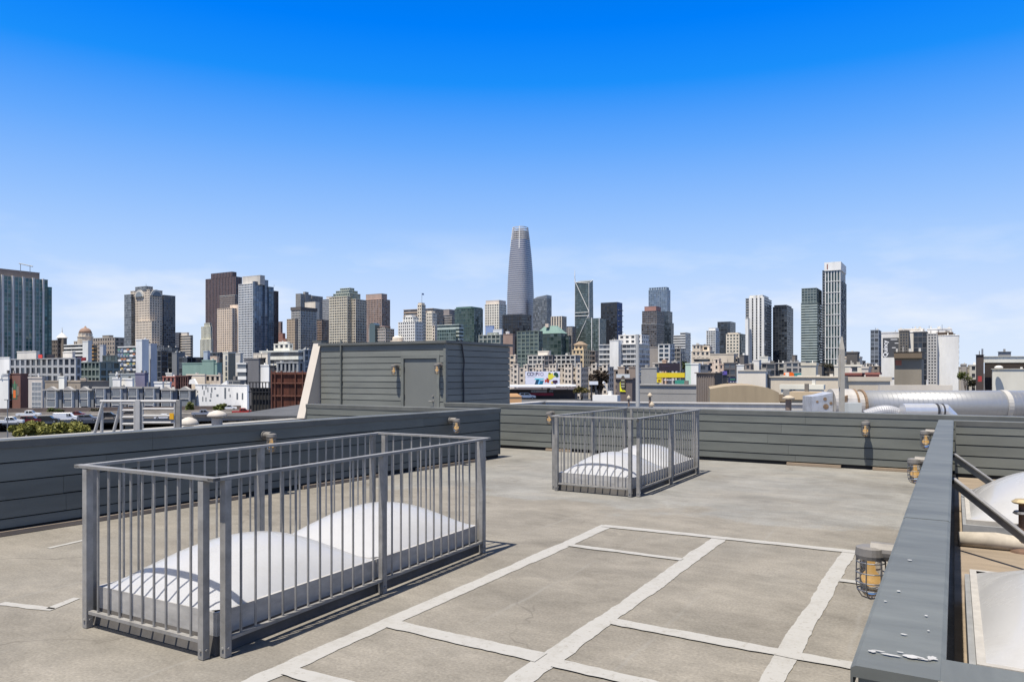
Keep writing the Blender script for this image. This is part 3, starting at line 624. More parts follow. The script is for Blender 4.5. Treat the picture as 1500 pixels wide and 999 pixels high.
    def mast(s, px, y0, y1, dY=5, r=.25, name='antenna_mast'):
        p0, p1 = s.loc(P(px, y0, s.Y+dY)), s.loc(P(px, y1, s.Y+dY)); MB().tube([p0, p1], r, 6).build(name, plain('mast_grey', (120, 124, 130)), s.root); return s
T = 'tower'
CREAM, BEIGE, TAN, WHITE, GREY, LGREY, BROWNc, DKGREY, NAVY, DKBR = (222, 210, 192), (205, 190, 170), (190, 165, 140), (232, 230, 226), (150, 152, 155), (190, 192, 195), (150, 118, 98), (95, 97, 102), (50, 58, 78), (92, 70, 66)
# ---- skyline, left to right
b = Bd('teal_tower', 'broad teal glass tower with pale vertical ribs at the left picture edge', 600, cat=T)
b.blk(-75, -62, 63, 397, (.16, .08, .3, .12), (178, 186, 184), 'tl', 3.6, 2.85, cap=.6, pen=False); x0, x1, y0, y1, z0, z1 = b.last; nr = round((y1-y0)/8.5)
for k in range(nr+1): b.box('rib', wall((228, 220, 214)), x1-.5, x1+.9, y0+(y1-y0)*k/nr-.7, y0+(y1-y0)*k/nr+.7, 0, z1+.5)
b.blk(-70, -58, 58, 387, 'solid', (150, 130, 120), yb=398, dY=4)
b.blk(58, 60, 70, 409, 'curtain', (40, 105, 110), 'tl', 3.6, 3, dY=60, pen=False).blk(62, 66, 76, 420, 'curtain', (40, 100, 105), 'tl', 3.6, 3, dY=64, pen=False)
p0, p1 = b.loc(P(28, 386, 640)), b.loc(P(48, 390.5, 640)); MB().tube([p0, p1], .5, 6).build('roof_rig', wall((170, 175, 180)), b.root); b.mast(30, 399, 386.5, 40).mast(44, 401, 390, 40)
b = Bd('turret_building', 'brown building with a white conical turret roof behind the teal tower', 640, cat='building')
b.blk(76, 84, 90, 498, 'punch', (120, 108, 98), 'dk', 3.6, 3, pen=False).blk(84, 93, 98, 495, 'solid', (125, 112, 100), pen=False)
q = b.loc(P(91, 495, 645)); m = MB(); lathe(m, [(4.4, q.z), (4.0, q.z+.6), (1.2, q.z+3.6), (.5, q.z+4.2), (.12, q.z+9)], 12); o = m.build('turret_roof', wall((225, 222, 215)), b.root); o.location = (q.x, q.y, 0)
b = Bd('domed_rotunda', 'cream stone rotunda with a ribbed brown dome left of the arched hotel tower', 800, cat='building')
b.blk(108, 130, 140, 499, 'punch', (200, 185, 165), 'dk', 4, 3.6, pen=False)
q = b.loc(P(125, 500, 812)); m = MB(); lathe(m, [(7.5, q.z-6), (7.5, q.z+4), (7.9, q.z+4.2), (7.9, q.z+5), (6.3, q.z+5.2), (6.3, q.z+8.6), (6.6, q.z+9)], 20); o = m.build('drum', wall((205, 190, 168)), b.root); o.location = (q.x, q.y, 0)
m = MB(); lathe(m, [(6.4, q.z+9), (6.1, q.z+10.5), (5.0, q.z+12.6), (3.2, q.z+14), (1.2, q.z+14.6), (.9, q.z+16), (.1, q.z+16.6)], 20); o = m.build('dome', wall((150, 115, 92)), b.root, smooth=True); o.location = (q.x, q.y, 0)
m = MB()
for k in range(12):
    a_ = k*math.pi/6; m.box(q.x+6.35*math.cos(a_)-.35, q.x+6.35*math.cos(a_)+.35, q.y+6.35*math.sin(a_)-.35, q.y+6.35*math.sin(a_)+.35, q.z+5.2, q.z+8.6)
m.build('drum_columns', wall((225, 215, 200)), b.root, kind='stuff')
b = Bd('stone_hall', 'long tan stone hall with a grey roof between the rotunda and the arched tower', 760, cat='building')
b.blk(136, 168, 182, 494, 'punch', (165, 150, 135), 'dk', 4.2, 4, pen=False, roofc=(170, 165, 158)).blk(150, 160, 166, 491, 'solid', (150, 140, 128), pen=False, dY=6)
b = Bd('arched_tower', 'stepped cream hotel tower with fan arches on its crown', 1000, cat=T)
b.blk(191, 219, 238, 424, 'punch', (212, 196, 176), 'dk', 3.3, 3.4, pen=False)
b.blk(182, 192, 196, 431, 'curtain', (150, 158, 165), 'gy', 3.3, 3.0, dY=12, pen=False).blk(232, 240, 257, 432, 'fine', (112, 118, 132), 'nv', 3.3, 3.2, dY=16, pen=False)
b.blk(198, 214, 224, 419, 'curtain', (160, 165, 170), 'gy', 3, 3, yb=426, dY=3, pen=False).blk(198, 222, 234, 470, 'punch', (222, 205, 182), 'dk', 3.3, 3.2, dY=-9, pen=False).blk(203, 229, 240, 506, 'punch', (225, 208, 185), 'dk', 3.3, 3.2, dY=-16, pen=False)
for px, py, r_, dy, w_ in ((204, 434, 9.5, -1.2, 1), (229.5, 433, 8.5, -1.0, 0)):     # fan arches on front and side
    x0, x1, y0, y1, z0, z1 = b.last; m = MB(); Cq, wq, dq = solve(191, 219, 238, 1000, TH); c0 = b.loc(Vector((Cq.x, Cq.y, 0)))
    zc = H-(py-HY)/F*1000-G0
    pts = [(math.cos(a_), math.sin(a_)) for a_ in [math.pi*i/16 for i in range(17)]]
    for rr, th_, nm, mc in ((r_, 1.2, 'fan_arch', (200, 195, 188)), (r_*.72, 1.8, 'fan_glass', (120, 135, 150))):
        m = MB()
        if w_: xm = c0.x-wq*.5; m.prism([(xm+rr*c_, c0.y-th_, zc+rr*s_) for c_, s_ in pts], [(xm+rr*c_, c0.y+.5, zc+rr*s_) for c_, s_ in pts])
        else: ym = c0.y+dq*.5; m.prism([(c0.x+th_, ym+rr*c_, zc+rr*s_) for c_, s_ in pts], [(c0.x-.5, ym+rr*c_, zc+rr*s_) for c_, s_ in pts])
        m.build(nm, wall(mc), b.root)
b.mast(214, 419, 416, 6)
b = Bd('banded_office', 'low striped office block just right of the arched hotel tower', 1150)
b.blk(256, 262, 266, 487, 'fine', (105, 105, 118), 'nv', 3.7, 3.4, pen=False).blk(263, 279, 283, 491, 'bands', (205, 192, 175), 'dk', 3.8, 4, dY=-10, pen=False).blk(264, 274, 277, 487, 'solid', (200, 192, 182), dY=-4, pen=False)
b = Bd('cream_setback_tower', 'slim pale cream setback tower left of the beige grid tower', 1300, cat=T)
b.blk(294.5, 308, 311, 478, 'vert', (225, 222, 200), 'gn', 3.6, 3.4, pen=False).blk(299, 307, 310, 473, 'vert', (218, 215, 195), 'gn', 3.6, 3.4, dY=3, pen=False).blk(293, 309, 312, 497, 'vert', (225, 222, 202), 'gn', 3.6, 3.4, dY=-5, pen=False)
b = Bd('dark_bay_tower', 'tallest dark brown tower with serrated bay windows on the left skyline', 1700, cat=T)
b.blk(301, 345, 354.5, 405, 'vert', (118, 92, 92), 'nv', 3.9, 5.2, cap=.6, pen=False).blk(309, 340, 346.5, 398, 'vert', (118, 92, 92), 'nv', 3.9, 5.2, dY=10, cap=.6, pen=False)
b = Bd('taupe_tower', 'taupe tower with a white top line rising behind the beige grid tower', 1420, cat=T)
b.blk(321.5, 344, 352, 432, 'fine', (160, 138, 125), 'dk', 3.7, 2.6, pen=False, roofc=(235, 228, 220))
b = Bd('beige_grid_tower', 'beige tower with a regular grid of square windows before the dark brown tower', 1200, cat=T)
b.blk(318, 340, 350, 451, 'punch', (222, 198, 172), 'dk', 3.6, 4.2, pen=False).blk(337, 349, 352, 446, 'solid', (222, 200, 178), dY=6, pen=False)
b = Bd('silver_grid_tower', 'tower with a white staggered grid front and blue glass side, concrete crown', 1050, cat=T)
b.blk(349.3, 370, 393, 415, 'grid', (222, 224, 228), 'bl', 3.4, 3.3, pen=False).blk(355, 381, 388, 403, 'solid', (196, 190, 182), yb=417, dY=2, pen=False).blk(370, 372.5, 392, 412, 'curtain', (110, 128, 150), 'sk', 3.4, 4, dY=-.9, pen=False)
b.blk(385, 388, 393, 410, 'curtain', (130, 140, 155), 'sk', 3.4, 4, dY=12, pen=False).blk(392, 394, 401, 420, 'curtain', (95, 125, 150), 'bl', 3.4, 4, dY=16, pen=False)
b.mast(401.5, 420, 417.5, 20)
b = Bd('dark_slab_tower', 'narrow dark brown slab tower right of the white staggered grid tower', 1250, cat=T)
b.blk(398, 401, 408, 426, 'vert', (88, 72, 70), 'nv', 3.7, 3.4, pen=False)
b = Bd('brick_setback_block', 'small red brick setback building in the gap right of the dark slab tower', 1400)
b.blk(405, 419, 424, 496, 'punch', (178, 115, 88), 'dk', 3.6, 3.4, pen=False).blk(405, 414, 418, 488, 'punch', (175, 115, 90), 'dk', 3.6, 3.4, dY=4, pen=False).blk(407, 411, 414, 471, 'punch', (150, 122, 108), 'dk', 3.6, 3.4, dY=9, pen=False)
b = Bd('pinstripe_tower', 'dark tower with white vertical pinstripes on the skyline above the banded dark tower', 1600, cat=T)
b.blk(433, 440, 456, 430, 'vert', (182, 178, 172), 'nv', 3.9, 2.6, cap=.8, pen=False).blk(444, 447, 452, 427.5, 'solid', (150, 148, 146), dY=10, pen=False).blk(455, 457, 473, 433, 'vert', (170, 166, 162), 'nv', 3.9, 2.6, dY=30, cap=.8, pen=False)
b = Bd('cream_blank_tower', 'cream windowless tower top between the pinstripe tower and the banded dark tower', 1350, cat=T)
b.blk(446.5, 462, 468, 442, 'solid', (226, 212, 190), pen=False)
b = Bd('tan_office', 'tan gridded office lower left of the banded dark tower', 1100)
b.blk(420, 432, 437, 467, 'punch', (190, 168, 142), 'dk', 3.7, 3.2, pen=False)
b = Bd('banded_dark_tower', 'tower with white gridded front and dark louvred side facing right', 1150, cat=T)
b.blk(426.5, 440, 464, 450, 'grid', (190, 188, 184), 'dk', 3.7, 3.4, cap=2, pen=False, roofc=(100, 92, 88)).blk(425.5, 440.5, 465, 449.5, 'solid', (105, 98, 95), yb=454, dY=-1, pen=False)
b = Bd('grey_stepped_tower', 'pale grey stepped tower peeping out left of the glass-crowned cream tower', 1500, cat=T)
b.blk(472.5, 484, 492, 438, 'fine', (182, 184, 190), 'dk', 3.7, 3.6, pen=False).blk(478, 486, 490, 434, 'solid', (185, 185, 190), dY=5, pen=False)
b = Bd('brown_black_office', 'office with brown gridded front and black side left of the glass-crowned cream tower', 1120)
b.blk(464, 471, 482, 468, 'fine', (165, 135, 112), 'nv', 3.7, 3.2, pen=False, roofc=(110, 100, 95))
b = Bd('glass_crown_tower', 'broad cream gridded tower with a stepped glass crown above the stair house', 950, cat=T)
b.blk(482, 508.5, 514, 434, 'grid', (226, 214, 186), 'dk', 3.3, 3.0, pen=False).blk(508, 516, 517, 436, 'curtain', (95, 120, 110), 'gn', 3.3, 3, dY=5, d=20, pen=False).blk(513, 521, 536.5, 438, 'grid', (214, 200, 176), 'dk', 3.3, 3.0, dY=2, pen=False)
b.blk(488, 512, 528, 429, 'curtain', (175, 185, 175), 'gn', 3.0, 3, yb=440, dY=8, pen=False).blk(492, 511, 524, 425, 'curtain', (185, 190, 178), 'gn', 3.0, 3, yb=432, dY=12, pen=False).blk(498, 512, 519, 421.5, 'curtain', (180, 190, 182), 'gn', 3.0, 3, yb=428, dY=16, pen=False)
b = Bd('rose_brown_tower', 'rose brown gridded tower right of the glass-crowned cream tower', 1300, cat=T)
b.blk(533.5, 559, 571.5, 438, 'grid', (192, 158, 138), 'dk', 3.6, 3.4, pen=False).blk(536, 559, 567, 430, 'solid', (178, 150, 135), yb=440, dY=2, pen=False)
b = Bd('glass_arch_office', 'pink and grey office with a tall arched green glass bay before the rose brown tower', 900)
b.blk(540, 564.5, 577.5, 481, 'grid', (205, 190, 180), 'gn', 3.5, 3.0, pen=False).blk(545, 563, 572, 477.5, 'curtain', (185, 150, 145), 'gn', 3.5, 3, dY=6, pen=False)
x0, x1, y0, y1, z0, z1 = b.last; xm = x0+(x1-x0)*.35; m = MB(); pts = [(xm+4.6*math.cos(math.pi*i/14), z1+.5+3*math.sin(math.pi*i/14)) for i in range(15)]+[(xm-4.6, z0), (xm+4.6, z0)]
m.prism([(x, y0-7.6, z) for x, z in pts], [(x, y0+2, z) for x, z in pts]); m.build('arched_bay', glass('gn'), b.root)
b = Bd('drum_roof_building', 'low cream round-topped building left of the white gothic-looking block', 720)
b.blk(572, 588, 594, 499, 'solid', (225, 205, 180), pen=False); q = b.loc(P(583, 499, 728)); m = MB(); lathe(m, [(5.3, q.z-1), (5.3, q.z+2.6), (4.9, q.z+3.3), (3, q.z+4.2), (.3, q.z+4.6)], 18); o = m.build('round_roof', wall((232, 212, 186)), b.root, smooth=False); o.location = (q.x, q.y, 0)
b = Bd('white_gabled_tower', 'white stepped tower with tall dark upper windows below the flagpole tower', 900, cat=T)
b.blk(583, 608, 620, 471, 'punch', (228, 226, 222), 'nv', 3.6, 3.2, pen=False).blk(590, 605, 613, 464, 'punch', (230, 228, 222), 'nv', 3.6, 3.4, yb=473, dY=3, pen=False).blk(594, 603, 609, 461, 'solid', (226, 222, 216), yb=466, dY=5, pen=False)
b = Bd('brown_hall_block', 'broad brown block with a flat top behind the white stepped tower', 1080)
b.blk(591, 634, 650, 451.5, 'bands', (185, 160, 135), 'dk', 4.5, 4, pen=False)
b = Bd('flagpole_tower', 'slim cream tower carrying a flagpole with a flag', 1000, cat=T)
b.blk(611.5, 617.5, 623.5, 446, 'punch', (226, 212, 188), 'dk', 4.2, 3.2, cap=2, pen=False).blk(612.5, 617.5, 622, 443.5, 'solid', (214, 200, 176), dY=1.4, pen=False); b.mast(618, 444, 429.5, 4, .22, 'flagpole')
q0 = b.loc(P(618, 429.6, 1004)); q1 = b.loc(P(621.2, 430, 1002.5)); m = MB(); hh = 2.2
for i in range(4):
    t0, t1 = i/4, (i+1)/4; A = q0.lerp(q1, t0); B_ = q0.lerp(q1, t1); A.y += .3*math.sin(t0*6); B_.y += .3*math.sin(t1*6); m.poly([A, B_, B_-Vector((0, 0, hh)), A-Vector((0, 0, hh))])
m.build('flag', plain('flag_cloth', (60, 80, 120)), b.root)
b = Bd('ornate_cream_tower', 'cream tower with ornate rounded top right of the flagpole tower', 920, cat=T)
b.blk(624.3, 633, 640, 458, 'punch', (230, 218, 198), 'dk', 3.7, 3.2, pen=False).blk(626, 632, 637, 455.5, 'solid', (228, 216, 196), yb=459, dY=1.5, pen=False).blk(633, 637, 641.5, 477, 'punch', (214, 200, 182), 'dk', 3.7, 3.2, dY=-4, pen=False)
b = Bd('grey_terrace_block', 'grey stepped block with banded lower floors left of the dark green glass tower', 1300)
b.blk(636, 658, 668, 453, 'solid', (140, 132, 132), pen=False).blk(640, 662, 670, 461, 'bands', (165, 158, 152), 'dk', 4, 4, dY=-20, pen=False).blk(640, 646, 651, 464, 'solid', (60, 62, 72), dY=-35, pen=False)
b = Bd('teal_lowrise', 'low teal glass office with a white frame before the dark green glass tower', 800)
b.blk(640.5, 672.5, 679, 475, 'bands', (185, 200, 195), 'gn', 3.9, 4, pen=False).blk(640.5, 667, 668, 482, 'curtain', (130, 160, 158), 'gn', 3.9, 3, dY=-3, d=8, pen=False)
b = Bd('dark_green_tower', 'dark green glass tower with a navy side left of the white punched tower', 1050, cat=T)
b.blk(666, 694.5, 707.5, 451, 'curtain', (70, 105, 98), 'gn', 3.8, 3.6, pen=False).blk(668, 690, 706, 449, 'solid', (85, 130, 122), yb=452, dY=3, pen=False)
b = Bd('white_punched_tower', 'white tower with a small square window grid just left of the tallest tower', 1150, cat=T)
b.blk(710, 731, 742, 445, 'punch', (234, 222, 206), 'dk', 3.9, 4.1, pen=False).blk(711.5, 731, 741, 439.5, 'solid', (228, 212, 196), yb=447, dY=1, pen=False)
b = Bd('blue_screen_block', 'block with a bright blue panel and white screen wall left of the black tower', 900)
b.blk(711, 722, 724, 477, 'solid', (120, 150, 205), pen=False, w=8).blk(717, 735, 737, 482, 'solid', (215, 220, 232), dY=-6, pen=False)
b = Bd('glass_lowrise', 'low glass office with a regular grid right behind the stair house', 640)
b.blk(701, 733, 738, 490, 'grid', (150, 158, 152), 'gn', 3.8, 4.2, pen=2.0)
b = Bd('brown_cube_block', 'plain brown block in front of the black tower', 600)
b.blk(737, 751, 754, 489, 'solid', (160, 130, 115), pen=False).blk(741, 745, 747, 485.5, 'solid', (230, 230, 230), dY=3, pen=False)
# the tallest tower: tapered, rounded plan, floor fins and an open crown
ST_Y = 1500
st = empty('tallest_tower', (P(762.5, 0, ST_Y).x, ST_Y, G0), -rad(TH), 'tallest tower, round-shouldered and tapering, silver banded glass', T)
prof = [(600, 20.8), (460, 20.6), (430, 20.2), (400, 18.7), (375, 16.7), (355, 14.4), (342, 12.6), (333, 11.4)]
def half(py):
    for (y0, h0), (y1, h1) in zip(prof, prof[1:]):
        if y1 <= py <= y0: return h0+(h1-h0)*(y0-py)/(y0-y1)
    return prof[-1][1]
def sring(r, z, n=40, e=3.2): return [(r*.86*math.copysign(abs(math.cos(a_))**(2/e), math.cos(a_)), r*.86*math.copysign(abs(math.sin(a_))**(2/e), math.sin(a_)), z) for a_ in [2*math.pi*i/n+.0785 for i in range(n)]]
def zpy(py): return H-(py-HY)/F*ST_Y-G0
pys = [580]+[560-4*i for i in range(52)]+[352]
m = MB(); m.loft([sring(half(p)/F*ST_Y, zpy(p)) for p in pys]); g_ = glass('sk')
core = m.build('glazing', mat('tower_glass', (.20, .205, .235), .2, .3, noise=(.05, .12)), st, smooth=False)
m = MB(); zt_ = zpy(333.5); z_ = zpy(575); fl = 4.15
while z_ < zt_:
    py = HY-(z_+G0-H)*F/ST_Y; r = half(py)/F*ST_Y
    m.loft([sring(r-.4, z_), sring(r+.42, z_), sring(r+.42, z_+1.35), sring(r-.4, z_+1.35)], cap=False); z_ += fl
m.build('floor_fins', mat('tower_fins', (.52, .50, .48), .5, .15), st, kind='stuff')
m = MB()
for k in range(40):
    pts = [Vector(sring(half(p)/F*ST_Y+.1, zpy(p))[k]) for p in (353, 348, 343, 338, 333.4)]; m.tube(pts, .28, 4)
m.build('crown_lattice', mat('tower_fins', (0, 0, 0)), st, kind='stuff')
m = MB(); m.loft([sring(half(352)/F*ST_Y-2.5, zpy(353)), sring(half(338)/F*ST_Y-2.5, zpy(339))]); m.build('crown_core', wall((150, 152, 160)), st)
for k, py0 in ((22, 362), (31, 366)):
    pts = [Vector(sring(half(p)/F*ST_Y+.5, zpy(p), 40)[k]) for p in (py0, 350, 340, 333)]; mm_ = MB(); mm_.tube(pts, .9, 6); mm_.build('crown_seam', wall((235, 235, 238)), st)
b = Bd('black_tower', 'black box tower standing before the foot of the tallest tower', 1000, cat=T)
b.blk(735.8, 764, 778.5, 460, 'curtain', (36, 34, 40), 'bk', 3.8, 3.2, pen=False)
b = Bd('wedge_glass_tower', 'grey glass tower with a slanted top just right of the tallest tower', 1450, cat=T)
b.blk(781, 801, 808, 437, 'curtain', (130, 140, 150), 'gy', 3.8, 3.4, pen=False)
x0, x1, y0, y1, z0, z1 = b.last; MB().prism([(x0, y0, z1), (x1, y0, z1), (x1, y1, z1), (x0, y1, z1)], [(x0+8, y0+2, z1+4), (x1, y0, z1+6.5), (x1, y1, z1+6.5), (x0+8, y1-2, z1+4)]).build('slanted_crown', glass('gy'), b.root)
b = Bd('cream_colonnade_office', 'small cream office with dark window strips in the gap left of the braced tower', 1300)
b.blk(807, 823, 830, 463, 'vert', (222, 206, 182), 'dk', 3.8, 4.5, pen=False)
b = Bd('beige_far_office', 'beige far office touching the left edge of the braced tower', 1380)
b.blk(822, 838, 844, 478, 'fine', (195, 182, 168), 'dk', 3.8, 3.6, pen=False, roofc=(110, 105, 102))
b = Bd('green_atrium_building', 'dark green glass building with a hipped teal roof below the tallest tower', 760)
b.blk(785, 822, 831, 488, 'curtain', (70, 92, 88), 'gn', 3.8, 4.2, pen=False).blk(757, 789, 795, 484.5, 'grid', (110, 128, 122), 'gn', 3.8, 4.6, dY=-30, pen=False).blk(826, 833, 837, 492, 'curtain', (55, 72, 62), 'gn', 3.8, 4, dY=6, pen=False)
Cq, wq, dq = solve(785, 822, 831, 760, TH); c0 = b.loc(Vector((Cq.x, Cq.y, 0))); zr = H-(488-HY)/F*760-G0
MB().prism([(c0.x-wq, c0.y, zr), (c0.x, c0.y, zr), (c0.x, c0.y+dq, zr), (c0.x-wq, c0.y+dq, zr)], [(c0.x-wq*.72, c0.y+dq*.3, zr+8), (c0.x-wq*.3, c0.y+dq*.3, zr+8), (c0.x-wq*.3, c0.y+dq*.7, zr+8), (c0.x-wq*.72, c0.y+dq*.7, zr+8)]).build('hipped_roof', wall((110, 148, 140)), b.root)
q = b.loc(P(802, 476, 770)); MB().box(q.x-1.8, q.x+1.8, q.y-1.5, q.y+1.5, q.z-2.5, q.z+1.2).build('chimney', wall((215, 195, 175)), b.root)
# braced tower with spire
BY = 1400
b = Bd('braced_tower', 'dark glass tower with white diagonal braces and a needle spire', BY, cat=T)
C_, w_, d_ = solve(842, 863, 870, BY, TH); b._root(C_, w_, d_)
c = b.loc(Vector((C_.x, C_.y, 0))); X0, X1, Y0, Y1 = c.x-w_, c.x, c.y, c.y+d_; ztop = H-(409-HY)/F*BY-G0; tp = .86
m = MB(); ring0 = [(X0, Y0, 0), (X1, Y0, 0), (X1, Y1, 0), (X0, Y1, 0)]; xm, ym = (X0+X1)/2, (Y0+Y1)/2
def tap(x, y, z): k_ = 1-(1-tp)*max(0, z/ztop); return (X0+(x-X0)*(1-(1-k_)*.35), ym+(y-ym)*k_, z)
ring1 = [tap(x, y, ztop-(5 if y < ym else 0)+(0 if x > xm else 0)) for x, y, _ in ring0]
b_ = len(m.v); m.prism(ring0, ring1); nf = 54
for fi in range(2, 6): m.uv[fi] = [(fi*50, 0), (fi*50+9, 0), (fi*50+9, nf), (fi*50, nf)]
m.build('glazing', glass('gn'), b.root); MB().prism([(x, y, z-.5) for x, y, z in ring1], [(x, y, z+.4) for x, y, z in ring1]).build('roof', wall((120, 125, 128)), b.root)
fr = MB()
for i in range(1, nf):
    z = ztop*i/nf-3; A = [tap(x, y, z) for x, y in ((X0-.25, Y0-.25), (X1+.25, Y0-.25), (X1+.25, Y1+.25), (X0-.25, Y1+.25))]; fr.prism(A, [(x, y, z_+.7) for x, y, z_ in A])
fr.build('floor_lines', wall((110, 122, 125)), b.root, kind='stuff')
def zz(py): return H-(py-HY)/F*BY-G0
wb = wall((238, 236, 232))
def brace(p, q, r=.55):
    m = MB(); m.tube([tap(*p), tap(*q)], r, 6); m.build('brace', wb, b.root)
brace((X0, Y0-.7, zz(411)), (X1, Y0-.7, zz(456))); brace((X1, Y0-.7, zz(461)), (X0+4, Y0-.7, zz(500))); brace((X0, Y0-.7, zz(457.5)), (X1, Y0-.7, zz(457.5))); brace((X0, Y0-.8, zz(462.5)), (X1, Y0-.8, zz(462.5)))
brace((X0, Y0-.7, zz(412)), (X1, Y0-.7, zz(415)), .4); brace((X1, Y0-.7, zz(415)), (X1+.4, Y1, zz(408)), .4); brace((X1+.4, Y0-.6, zz(560)), (X1+.4, Y0-.6, zz(415)), .45); brace((X0-.3, Y0-.5, zz(560)), (X0-.3, Y0-.5, zz(409)), .35)
m = MB(); m.tube([tap(X0, Y0-.4, zz(412)), (X0, Y0, zz(403)), (X0, Y0, zz(394))], [1.3, .8, .25], 6); m.build('spire', wb, b.root)
b = Bd('slim_glass_tower', 'green-grey glass tower with one white vertical fin right of the braced tower', 1180, cat=T)
b.blk(858.5, 878, 888, 466, 'curtain', (110, 128, 128), 'gn', 3.4, 3.2, pen=False); x0, x1, y0, y1, z0, z1 = b.last
b.box('white_fin', wall((230, 230, 228)), x0+(x1-x0)*.42, x0+(x1-x0)*.42+1.0, y0-1, y0+.5, 0, z1+1).box('white_fin', wall((225, 225, 224)), x1-.6, x1+.4, y0-.8, y0+.5, 0, z1+.6)
b = Bd('black_glass_tower', 'black glass tower with balconies up its blue right edge', 1300, cat=T)
b.blk(880, 904, 911.5, 442.5, 'curtain', (48, 52, 58), 'bk', 3.4, 3.6, pen=False); x0, x1, y0, y1, z0, z1 = b.last
m = MB()
for k in range(9): z = z1-14-k*9.5; m.box(x1+.1, x1+3.0, y0+2, y1-2, z, z+1.0)
m.build('balconies', wall((120, 130, 150)), b.root, kind='stuff')
m = MB().box(x1-.1, x1+.35, y0+.4, y1-.4, 0, z1); m.build('side_glazing', mat('side_reflection_blue', (.05, .09, .22), .15, .4), b.root)  # blue reflection on this side, put into the sheet's colour
b = Bd('blue_crown_tower', 'pale blue glass tower with a slotted crown right of centre', 1350, cat=T)
b.blk(950, 977, 982, 424, 'curtain', (140, 165, 190), 'sk', 3.6, 3.6, pen=False).blk(950.5, 976, 980, 420.5, 'vert', (150, 172, 195), 'sk', 4.5, 4.4, yb=426, dY=1, cap=.2, pen=False).blk(970, 979, 985, 456, 'curtain', (70, 90, 105), 'nv', 3.6, 3.6, dY=-20, pen=False).blk(974, 983, 987, 473, 'curtain', (50, 70, 82), 'nv', 3.6, 3.6, dY=-32, pen=False)
b = Bd('charcoal_tower', 'charcoal stone tower with a red-brown penthouse before the pale blue tower', 1150, cat=T)
b.blk(940.5, 962, 973, 455, 'fine', (122, 112, 112), 'dk', 3.5, 2.8, pen=False, cap=.8).blk(944, 961, 968, 448.5, 'solid', (175, 120, 108), yb=456, dY=2, pen=False).blk(939.5, 961.5, 973, 474, 'fine', (112, 104, 104), 'dk', 3.5, 2.8, dY=-5, pen=False, roofc=(190, 186, 182))
b = Bd('white_band_slab', 'short white banded slab beside the white-edged dark slab', 950)
b.blk(986.5, 998, 1001, 491, 'bands', (222, 220, 216), 'dk', 3.2, 4, pen=False)
b = Bd('white_edged_slab', 'slender slab with white balconies and a dark side right of the pale blue tower', 900, cat=T)
b.blk(996, 1004, 1012, 487, 'bands', (215, 215, 215), 'nv', 3.0, 3.4, pen=False)
b = Bd('twin_cream_offices', 'wide cream office with two raised blocks left of the dark glass tower pair', 560)
b.blk(1012.5, 1040, 1046, 514, 'punch', (222, 206, 184), 'dk', 3.8, 3.8, pen=False).blk(1014, 1026, 1031, 505, 'punch', (218, 202, 180), 'dk', 3.8, 3.6, dY=4, pen=False, roofc=(150, 140, 130)).blk(1028, 1039, 1044, 506.5, 'punch', (222, 206, 184), 'dk', 3.8, 3.6, dY=6, pen=False)
b = Bd('white_net_tower', 'white net-like gridded tower left of the dark glass tower', 1100, cat=T)
b.blk(1034.5, 1048, 1054, 484, 'grid', (225, 228, 230), 'gy', 3.2, 3.4, pen=False).blk(1038, 1048, 1053, 480, 'solid', (235, 232, 230), yb=486, dY=2, pen=False)
b = Bd('dark_mirror_tower', 'dark blue-grey mirror glass tower behind the cream green-edged block', 1150, cat=T)
b.blk(1051, 1070, 1077.5, 471, 'curtain', (70, 82, 92), 'nv', 3.6, 4.4, pen=False)
b = Bd('cream_green_block', 'cream gridded block with green glass corners left of the white striped tower', 800, cat=T)
b.blk(1063.5, 1083, 1086, 489, 'punch', (220, 208, 186), 'gn', 3.4, 3.4, pen=False).blk(1066, 1081, 1085, 487, 'solid', (215, 203, 182), yb=491, dY=1.5, pen=False).blk(1083, 1086, 1092, 489, 'curtain', (90, 92, 98), 'gn', 3.4, 3.2, dY=3, pen=False)
b = Bd('white_rib_tower', 'tower with broad white vertical ribs and grey balconied side', 900, cat=T)
b.blk(1092, 1119, 1130.5, 436, 'bands', (150, 150, 150), 'dk', 3.2, 4, pen=False); x0, x1, y0, y1, z0, z1 = b.last; ww = x1-x0
for k, (f0, f1) in enumerate(((.2, .36), (.44, .58), (.66, .78), (.88, 1.02))): b.box('white_rib', wall((238, 236, 230)), x0+ww*f0, x0+ww*f1, y0-1.1, y0+1, 0, z1+(3.2 if k in (1, 2) else 1))
b.blk(1098, 1117, 1126, 432, 'solid', (232, 228, 222), yb=438, dY=2, pen=False).blk(1091.5, 1096, 1098, 466, 'solid', (235, 232, 228), dY=-3, pen=False, d=10)
b = Bd('navy_glass_tower', 'dark navy glass tower between the white ribbed tower and the banded glass tower', 950, cat=T)
b.blk(1132, 1153, 1162, 449, 'curtain', (62, 68, 78), 'nv', 3.2, 3.6, pen=False).blk(1134, 1152, 1159.5, 446.5, 'curtain', (60, 66, 78), 'nv', 3.2, 3.6, yb=452, dY=2, pen=False)
b = Bd('banded_glass_tower', 'grey-green glass tower with many pale balcony bands left of the tallest white framed tower', 850, cat=T)
b.blk(1173, 1197, 1207, 443, 'bands', (165, 180, 176), 'gn', 3.0, 4, pen=False, cap=.6).blk(1174, 1196, 1204, 421.5, 'fine', (130, 145, 146), 'gn', 3.0, 3.4, dY=2, pen=False)
b = Bd('white_frame_tower', 'tall tower with a white frame, white crown band and dark glass strips at right', 850, cat=T)
b.blk(1208.5, 1231, 1238.5, 384, (.26, .0, .5, .2), (236, 234, 230), 'gn', 4, 3.0, pen=False); x0, x1, y0, y1, z0, z1 = b.last
b.box('crown_band', wall((240, 238, 234)), x0-.7, x1+.7, y0-.75, y1+.7, z1-9, z1+.5); m = MB(); nn = 8
